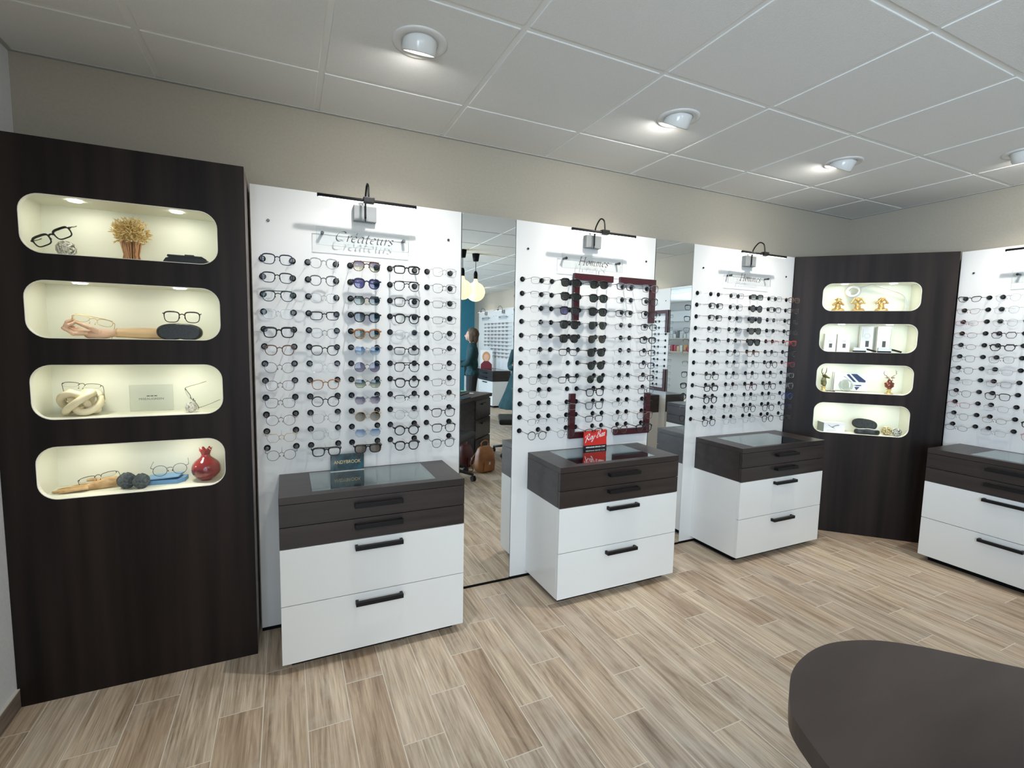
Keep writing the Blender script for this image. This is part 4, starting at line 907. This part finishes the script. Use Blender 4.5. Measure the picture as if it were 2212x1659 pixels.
# ================================================================== cards on the cabinets
t = thing('brand_card', 'dark teal lettered card standing on the Créateurs cabinet', 'sign', (.7255, -.150, .7420))
CARDT = textured('teal_print', (.004, .010, .016), (.008, .075, .095), (28, 28, 22), .25, 0, 5, .5, .5)
MB().box(-.0765, .0765, 0, .008, 0, .0825, .0005).build('card', CARDT, t)
text_mesh('lettering', 'ANDYBROOK', .023, mat('gold_ink', (.62, .50, .26), .4), t, Matrix.Translation((0, -.0006, .043)), .122)
MB().box(-.077, .077, -.007, -.0004, 0, .0022).build('ledge', mat('card_edge', (.6, .62, .62), .3), t)
t = thing('brand_card', 'red lettered card with black base on the middle cabinet', 'sign', (2.143, -.165, .7421), 0, None)
REDC = mat('red_print', (.62, .030, .022), .35); BLK = mat('black_card', (.01, .01, .011), .35)
m = MB(); m.prism([(-.083, .0215), (.076, .0215), (.072, .112), (-.087, .106)], 0, .008, flip=lambda x, y, z: (x, z, y)); m.build('card', REDC, t)
MB().box(-.084, .077, -.0004, .009, .0, .0212).build('black_base', BLK, t)
WI = mat('white_ink', (.85, .85, .85), .5, emit=None)
lettering('logo', 'Ray-Ban', .0215, WI, t, (-.008, -.0008, .050), .138, nib=.30, ang=30, slant=.35, rise=.16)
text_mesh('base_lettering', 'GENUINE SINCE 1937', .0095, WI, t, Matrix.Translation((-.003, -.0008, .010)), .138, bold=.0003)
# ================================================================== desk, foreground right
def desk():
    t = thing('desk', 'dark wood desk with a rounded end, bottom right foreground', 'desk', (1.9, -2.75, 0))
    pts = [(1.200, -2.225), (1.205, -2.150), (1.227, -2.092), (1.259, -2.033), (1.301, -1.997), (1.366, -1.957), (1.439, -1.935), (1.510, -1.929), (1.572, -1.940), (1.639, -1.968), (1.700, -2.016), (1.756, -2.078), (1.83, -2.160)]
    out = [(p.x, p.y) for p in smoothc([(a, b, 0) for a, b in pts], 5)]+[(2.66, -2.965), (2.69, -2.99), (2.685, -3.03), (2.30, -3.52), (2.26, -3.54), (2.22, -3.52), (1.36, -2.60), (1.25, -2.43), (1.21, -2.32)]
    out = [(x-1.9, y+2.75) for x, y in out]
    m = MB(); m.prism(out, .7045, .7420)
    bmesh.ops.bevel(m.bm, geom=[e for e in m.bm.edges if abs(e.verts[0].co.z-e.verts[1].co.z) < 1e-5 and e.verts[0].co.z > .73], offset=.0016, segments=2, affect='EDGES')
    m.build('desktop', DESKW, t)
    sh = [(x*.82+.03, y*.82-.03) for x, y in out]
    for k, (cx, cy) in enumerate(((.42, -.22), (-.28, .38))):
        M_ = Matrix.Rotation(PI/4, 4, 'Z') if 0 else Matrix.Rotation(-PI/4, 4, 'Z')
        m = MB(); m.box(-.21, .21, -.24, .24, .03, .704); 
        if k == 0:
            for v in m.bm.verts: v.co = M_ @ v.co+Vector((cx, cy, 0))
            pd_ = m.build('pedestal', WOODH, t)
            for z in (.05, .27, .49):
                m = MB(); m.box(-.205, .205, .2405, .256, z, z+.205); m.box(-.06, .06, .257, .275, z+.15, z+.165)
                for v in m.bm.verts: v.co = M_ @ v.co+Vector((cx, cy, 0))
                m.build('drawer', WOODH, pd_)
        else:
            m.bm.clear(); m.lathe([(.19, 0), (.19, .012), (.03, .02), (.03, .704)], (cx, cy, 0), 28); m.build('leg', BLACKM, t)
    return t
desk()
DZ = .7422
# things on the far end of the desk, seen in the tall mirror
t = thing('laptop', 'open dark laptop on the desk, seen in the tall mirror', 'laptop', (2.22, -2.96, DZ), 2.3)
MB().box(-.16, .16, -.11, .11, 0, .014, .002).build('base', mat('laptop_grey', (.06, .065, .07), .35), t)
m = MB(); m.box(-.16, .16, -.003, .004, 0, .21, .001); o = m.build('screen', MATS['laptop_grey'], t); o.location = (0, .112, .012); o.rotation_euler.x = -.35
m = MB(); m.box(-.14, .14, -.085, .03, .0142, .0150); m.build('keyboard', BLACK, t)
t = thing('paper_sheet', 'white paper sheet lying near the desk tip', 'paper', (2.40, -3.02, DZ), .6); MB().box(-.06, .06, -.04, .04, 0, .003).build('sheet', BOXW, t)
t = thing('notebook', 'green-edged notebook lying beside the laptop', 'notebook', (2.36, -3.20, DZ), .9); MB().box(-.07, .07, -.05, .05, 0, .012, .001).build('cover', mat('green_cover', (.12, .35, .22), .5), t)
t = thing('tablet', 'dark tablet lying flat on the mirrored desk', 'tablet', (2.12, -2.62, DZ), .8); MB().box(-.13, .13, -.09, .09, 0, .009, .002).build('slab', mat('tablet_black', (.02, .022, .024), .15), t)
t = thing('water_bottle', 'clear plastic water bottle on the mirrored desk', 'bottle', (1.96, -3.06, DZ)); MB().lathe([(.0, 0), (.032, 0), (.033, .12), (.028, .16), (.012, .19), (.012, .205), (0, .205)], n=20).build('body', CLEAR, t); MB().lathe([(0, .2055), (.014, .2055), (.014, .222), (0, .222)], n=16).build('cap', WP, t)
# office chairs
CHB = mat('chair_black', (.010, .010, .011), .6)
def chair(x, y, rz, label, back=True):
    t = thing('office_chair' if back else 'office_stool', label, 'chair' if back else 'stool', (x, y, 0), rz)
    m = MB()
    for k in range(5):
        a = 2*PI*k/5; m.tube([(0, 0, .105), (.16*math.cos(a), .16*math.sin(a), .088), (.29*math.cos(a), .29*math.sin(a), .066)], [.022, .017, .013], 8)
    m.build('star_base', CHB, t)
    for k in range(5):
        a = 2*PI*k/5; c = (.29*math.cos(a), .29*math.sin(a), .028); m = MB()
        for g_ in (-1, 1):
            d = Vector((-math.sin(a+.6), math.cos(a+.6), 0))*.014*g_; m.cyl(Vector(c)+d*.35, Vector(c)+d*1.3, .0275, n=16)
        m.build('castor', CHB, t)
    MB().tube([(0, 0, .10), (0, 0, .38)], .024, 14).build('gas_lift', BLACKM, t)
    MB().box(-.23, .23, -.22, .22, .385, .455, .028).build('seat', CHB, t)
    if not back: return t
    m = MB(); m.tube(smoothc([(0, .20, .40), (0, .27, .43), (0, .275, .56)], 4), .016, 8); m.build('back_bar', CHB, t)
    m = MB(); m.box(-.21, .21, .235, .285, .56, .98, .025); m.build('backrest', CHB, t)
    return t
chair(1.88, -2.20, .75, 'black office stool under the desk, in the tall mirror', False)
chair(2.98, -2.90, -1.2, 'black office chair at the right edge of the tall mirror')
TEAL = textured('teal_cloth', (.004, .032, .038), (.008, .050, .058), (20, 20, 8), .85)
DK = mat('dark_cloth', (.018, .020, .028), .85)
# bags on the floor
LEA = textured('brown_leather', (.20, .075, .022), (.34, .14, .045), (9, 9, 9), .5, .2)
def bag(x, y, rz, sc, mt, label, name='leather_backpack'):
    t = thing(name, label, 'bag', (x, y, 0), rz, 'bags on the floor by the desk')
    m = MB(); R0 = []
    for z, w, d in ((.002, .105, .065), (.02, .13, .085), (.12, .14, .09), (.24, .125, .08), (.31, .10, .055), (.335, .07, .03)):
        R0.append([m.bm.verts.new((sc*w*math.copysign(abs(math.cos(a))**.6, math.cos(a)), sc*d*math.copysign(abs(math.sin(a))**.6, math.sin(a)), sc*z)) for a in [2*PI*(k+.5)/24 for k in range(24)]])
    for A, B in zip(R0, R0[1:]):
        for k in range(24): f = m.bm.faces.new((A[k], A[(k+1) % 24], B[(k+1) % 24], B[k])); f.smooth = True
    m.bm.faces.new(R0[0][::-1]); m.bm.faces.new(R0[-1]); m.build('body', mt, t)
    m = MB(); m.box(-.075*sc, .075*sc, -.105*sc, -.088*sc, .03*sc, .16*sc, .006); m.build('pocket', mt, t)
    m = MB(); m.tube(smoothc([(-.05*sc, 0, .325*sc), (-.055*sc, 0, .385*sc), (0, 0, .41*sc), (.055*sc, 0, .385*sc), (.05*sc, 0, .325*sc)], 4), .009*sc, 8); m.build('handle', mt, t)
    m = MB(); m.tube(smoothc([(.10*sc, .06*sc, .25*sc), (.16*sc, .09*sc, .12*sc), (.13*sc, .08*sc, .012), (.20*sc, .10*sc, .010)], 4), .007*sc, 6); m.build('strap', mt, t)
    m = MB(); m.obox((.0, -.108*sc, .13*sc), .02, .004, .03); m.build('buckle', CHROME, t)
bag(2.33, -2.30, 2.9, .80, LEA, 'brown leather backpack on the floor, seen in tall mirror')
bag(2.205, -2.56, 2.5, .72, textured('dark_red_leather', (.06, .010, .010), (.10, .018, .016), (9, 9, 9), .5), 'dark red bag beside the brown backpack in the mirror', 'handbag')
# globe pendants over the desk
GLOBE = mat('globe_lamp', (1, .9, .6), .4, emit=(1, .83, .36), es=1.5)
for (x, y, lb) in ((2.607, -3.38, 'round yellow globe pendant fully seen in the tall mirror'), (2.375, -3.20, 'round yellow globe pendant cut by the mirror edge')):
    t = thing('globe_pendant', lb, 'pendant lamp', (x, y, HC), 0, 'globe pendant lamps over the desk')
    MB().lathe([(.0, 0), (.047, 0), (.034, -.085), (.03, -.090), (0, -.090)], n=24).build('ceiling_cup', BLACK, t)
    MB().tube([(0, 0, -.088), (0, 0, -.225)], .0035, 8).build('cord', BLACK, t)
    MB().lathe([(.012, -.21), (.020, -.225), (.024, -.245), (.024, -.30), (.021, -.305)], n=20).build('socket', BLACK, t)
    m = MB(); R = .118; m.lathe([(.020, -.305), (.024, -.33)]+[(R*math.sin(q), -.345-R+R*math.cos(q)+.0) for q in [.3+(PI-.3)*k/20 for k in range(21)]], n=36, caps=False); m.build('globe', GLOBE, t)
# woman at the far end, seen in the tall mirror
def person(x, y, rz, sc, label, coat=False):
    t = thing('person', label, 'person', (x, y, 0), rz)
    SK = mat('skin', (.48, .28, .20), .55)
    def limb(m, pts, rs, n=12): m.tube(smoothc(pts, 3), [rs[0]+(rs[-1]-rs[0])*i/(3*(len(pts)-1)) for i in range(3*(len(pts)-1)+1)], n)
    m = MB()
    m.ell((0, -.012, 1.455), .070, .088, .105).ell((0, -.075, 1.425), .045, .030, .055).ell((0, -.108, 1.447), .011, .014, .018)
    for g_ in (-1, 1): m.ell((g_*.072, .0, 1.450), .010, .018, .028)
    m.tube([(0, .01, 1.38), (0, .015, 1.28)], [.050, .055], 14)
    m.ell((0, .01, 1.16), .150, .095, .17).ell((0, .01, .98), .130, .090, .16).ell((0, .015, .84), .155, .105, .11)
    for g_ in (-1, 1):
        limb(m, [(g_*.155, .01, 1.24), (g_*.205, -.05, 1.04), (g_*.19, -.14, .98)], [.050, .036])
        limb(m, [(g_*.19, -.14, .98), (g_*.15, -.28, 1.02), (g_*.12, -.36, 1.05)], [.036, .024])
        m.ell((g_*.115, -.40, 1.055), .030, .045, .014)
        for k in range(4): m.tube([(g_*(.10+.012*k), -.43, 1.058), (g_*(.098+.013*k), -.46, 1.050), (g_*(.098+.013*k), -.478, 1.036)], [.0085, .0078, .006], 7)
        m.tube([(g_*.092, -.39, 1.055), (g_*.074, -.42, 1.048), (g_*.070, -.44, 1.040)], [.010, .009, .007], 7)
        limb(m, [(g_*.085, .01, .80), (g_*.090, -.005, .46), (g_*.092, .02, .09)], [.082, .040]); m.ell((g_*.092, -.045, .040), .038, .105, .036)
    m.build('body', SK, t, remesh=.007, smooth=1)
    m = MB(); m.ell((0, .022, 1.478), .088, .104, .108).ell((0, .050, 1.415), .078, .060, .105).ell((0, .01, 1.54), .07, .08, .045)
    for g_ in (-1, 1): m.ell((g_*.066, -.01, 1.42), .022, .045, .09)
    m.build('hair', textured('brown_hair', (.05, .030, .018), (.12, .075, .045), (80, 80, 6), .7), t, remesh=.008, smooth=1)
    m = MB(); m.tube([(0, .014, 1.335), (0, .013, 1.29)], [.064, .075], 14).ell((0, .01, 1.16), .162, .107, .18).ell((0, .01, .98), .143, .103, .18).ell((0, .015, .83), .170, .120, .11)
    for g_ in (-1, 1):
        limb(m, [(g_*.150, .01, 1.25), (g_*.205, -.05, 1.04), (g_*.19, -.14, .98)], [.062, .048]); limb(m, [(g_*.19, -.14, .98), (g_*.15, -.28, 1.02), (g_*.128, -.34, 1.045)], [.047, .034])
    m.build('teal_top', TEAL, t, remesh=.008, smooth=1)
    m = MB(); m.ell((0, .015, .80), .160, .112, .10)
    for g_ in (-1, 1): limb(m, [(g_*.085, .01, .80), (g_*.090, -.005, .46), (g_*.092, .02, .085)], [.098, .056])
    m.build('trousers', mat('black_trousers', (.010, .010, .012), .85), t, remesh=.009, smooth=1)
    m = MB()
    for g_ in (-1, 1): m.ell((g_*.092, -.048, .040), .044, .118, .040); m.ell((g_*.092, .03, .05), .042, .05, .05)
    m.build('shoes', mat('black_shoes', (.012, .012, .012), .4), t, remesh=.007)
    if coat:
        m = MB(); R0 = []
        for z, w, d in ((1.30, .075, .07), (1.26, .17, .10), (1.10, .19, .13), (.90, .20, .15), (.60, .30, .22), (.36, .40, .30), (.34, .39, .29)):
            R0.append([m.bm.verts.new((w*math.cos(2*PI*k/40)*(1+.04*math.sin(k*1.9)*(1.3-z)), .01+d*math.sin(2*PI*k/40)*(1+.05*math.cos(k*2.2)*(1.3-z)), z)) for k in range(40)])
        for A, B in zip(R0, R0[1:]):
            for k in range(40): f = m.bm.faces.new((A[k], A[(k+1) % 40], B[(k+1) % 40], B[k])); f.smooth = True
        m.bm.faces.new(R0[0][::-1]); m.bm.faces.new(R0[-1]); m.build('long_coat', TEAL, t)
    t.scale = (sc, sc, sc)
person(3.20, -5.10, -1.25, .985, 'person in teal top and black trousers working behind the desk, seen mirrored')
person(3.76, -4.30, -2.6, .97, 'person in a long dark teal coat, cut by the tall mirror edge', True)
# child portrait card standing by the far cabinet
t = thing('portrait_card', 'portrait card of a blond child in maroon, mirrored far cabinet', 'picture', (4.36, -7.34, .7422), 3.50)
MB().box(-.13, .13, 0, .008, 0, .40).build('card', BOXW, t)
for nm, pl, mt in (('hair', [(.0+.085*math.cos(a), .26+.11*math.sin(a)) for a in [2*PI*k/24 for k in range(24)]], mat('blond_print', (.55, .28, .12), .6)), ('face', [(.0+.055*math.cos(a), .245+.075*math.sin(a)) for a in [2*PI*k/24 for k in range(24)]], mat('face_print', (.70, .42, .30), .6)),
                   ('jumper', [(-.125, .0), (.12, .0), (.115, .10), (.05, .165), (-.05, .165), (-.12, .10)], mat('maroon_print', (.16, .015, .025), .6))):
    d0 = {'hair': .0004, 'face': .0016, 'jumper': .0010}[nm]; MB().prism(pl, d0, d0+.0006, flip=lambda x, y, z: (x, -z, y)).build(nm, mt, t)
# dark end panel beside the far boards
t = thing('end_panel', 'tall dark wood end panel beside the far mirrored boards', 'panel', (4.44, -6.46, 0)); MB().box(.155, .255, -.02, .02, 0, 2.045).build('panel', WOODV, t)
# product shelves on the left wall, seen through both mirrors
SHW = mat('shelf_board', (.62, .56, .46), .5)
PCOL = [(.10, .25, .5), (.35, .6, .25), (.7, .7, .7), (.62, .64, .66), (.5, .3, .12), (.45, .05, .08), (.1, .1, .11), (.65, .5, .3)]
for z, w in ((1.50, 'upper'), (1.165, 'lower')):
    o = MB().box(XL+.001, XL+.22, -7.75, -6.62, z-.02, z).build('wall_shelf', SHW); tag(o, '%s pale shelf of products, reflected in the narrower mirror' % w, 'shelf', 'pale product shelves')
    r5 = random.Random(int(z*100)); y = -7.65
    nm = {0: 'blue', 1: 'green', 2: 'white', 3: 'pale grey', 4: 'amber', 5: 'dark red', 6: 'black', 7: 'tan'}
    j = 0
    while y < -6.72:
        k = [0, 1, 2, 3, 2, 6, 3, 2, 3, 2][j % 10] if w == 'upper' else [3, 4, 2, 5, 5, 7, 2, 4, 5, 3][j % 10]; wd = r5.uniform(.035, .05); h = r5.uniform(.10, .21)
        o = MB().box(-.04, .04, -wd, wd, 0, h, .004).build('product_box', mat('product_%d' % k, PCOL[k], .45)); o.location = (XL+.10, y, z+.0005)
        tag(o, '%s product, number %s from the far end of the %s reflected shelf' % (nm[k], ['one', 'two', 'three', 'four', 'five', 'six', 'seven', 'eight', 'nine', 'ten'][j % 10], w), 'product', 'products on the %s pale shelf' % w)
        y += wd*2+r5.uniform(.012, .04); j += 1
t = thing('plain_panel', 'white panel above the product shelves, doubly reflected', 'panel', (XL+.001, -7.2, 2.05)); MB().box(0, .05, -.55, .55, -.12, .14).build('panel', mat('white_panel', (.8, .82, .84), .4), t)  # plain white slab over the shelves
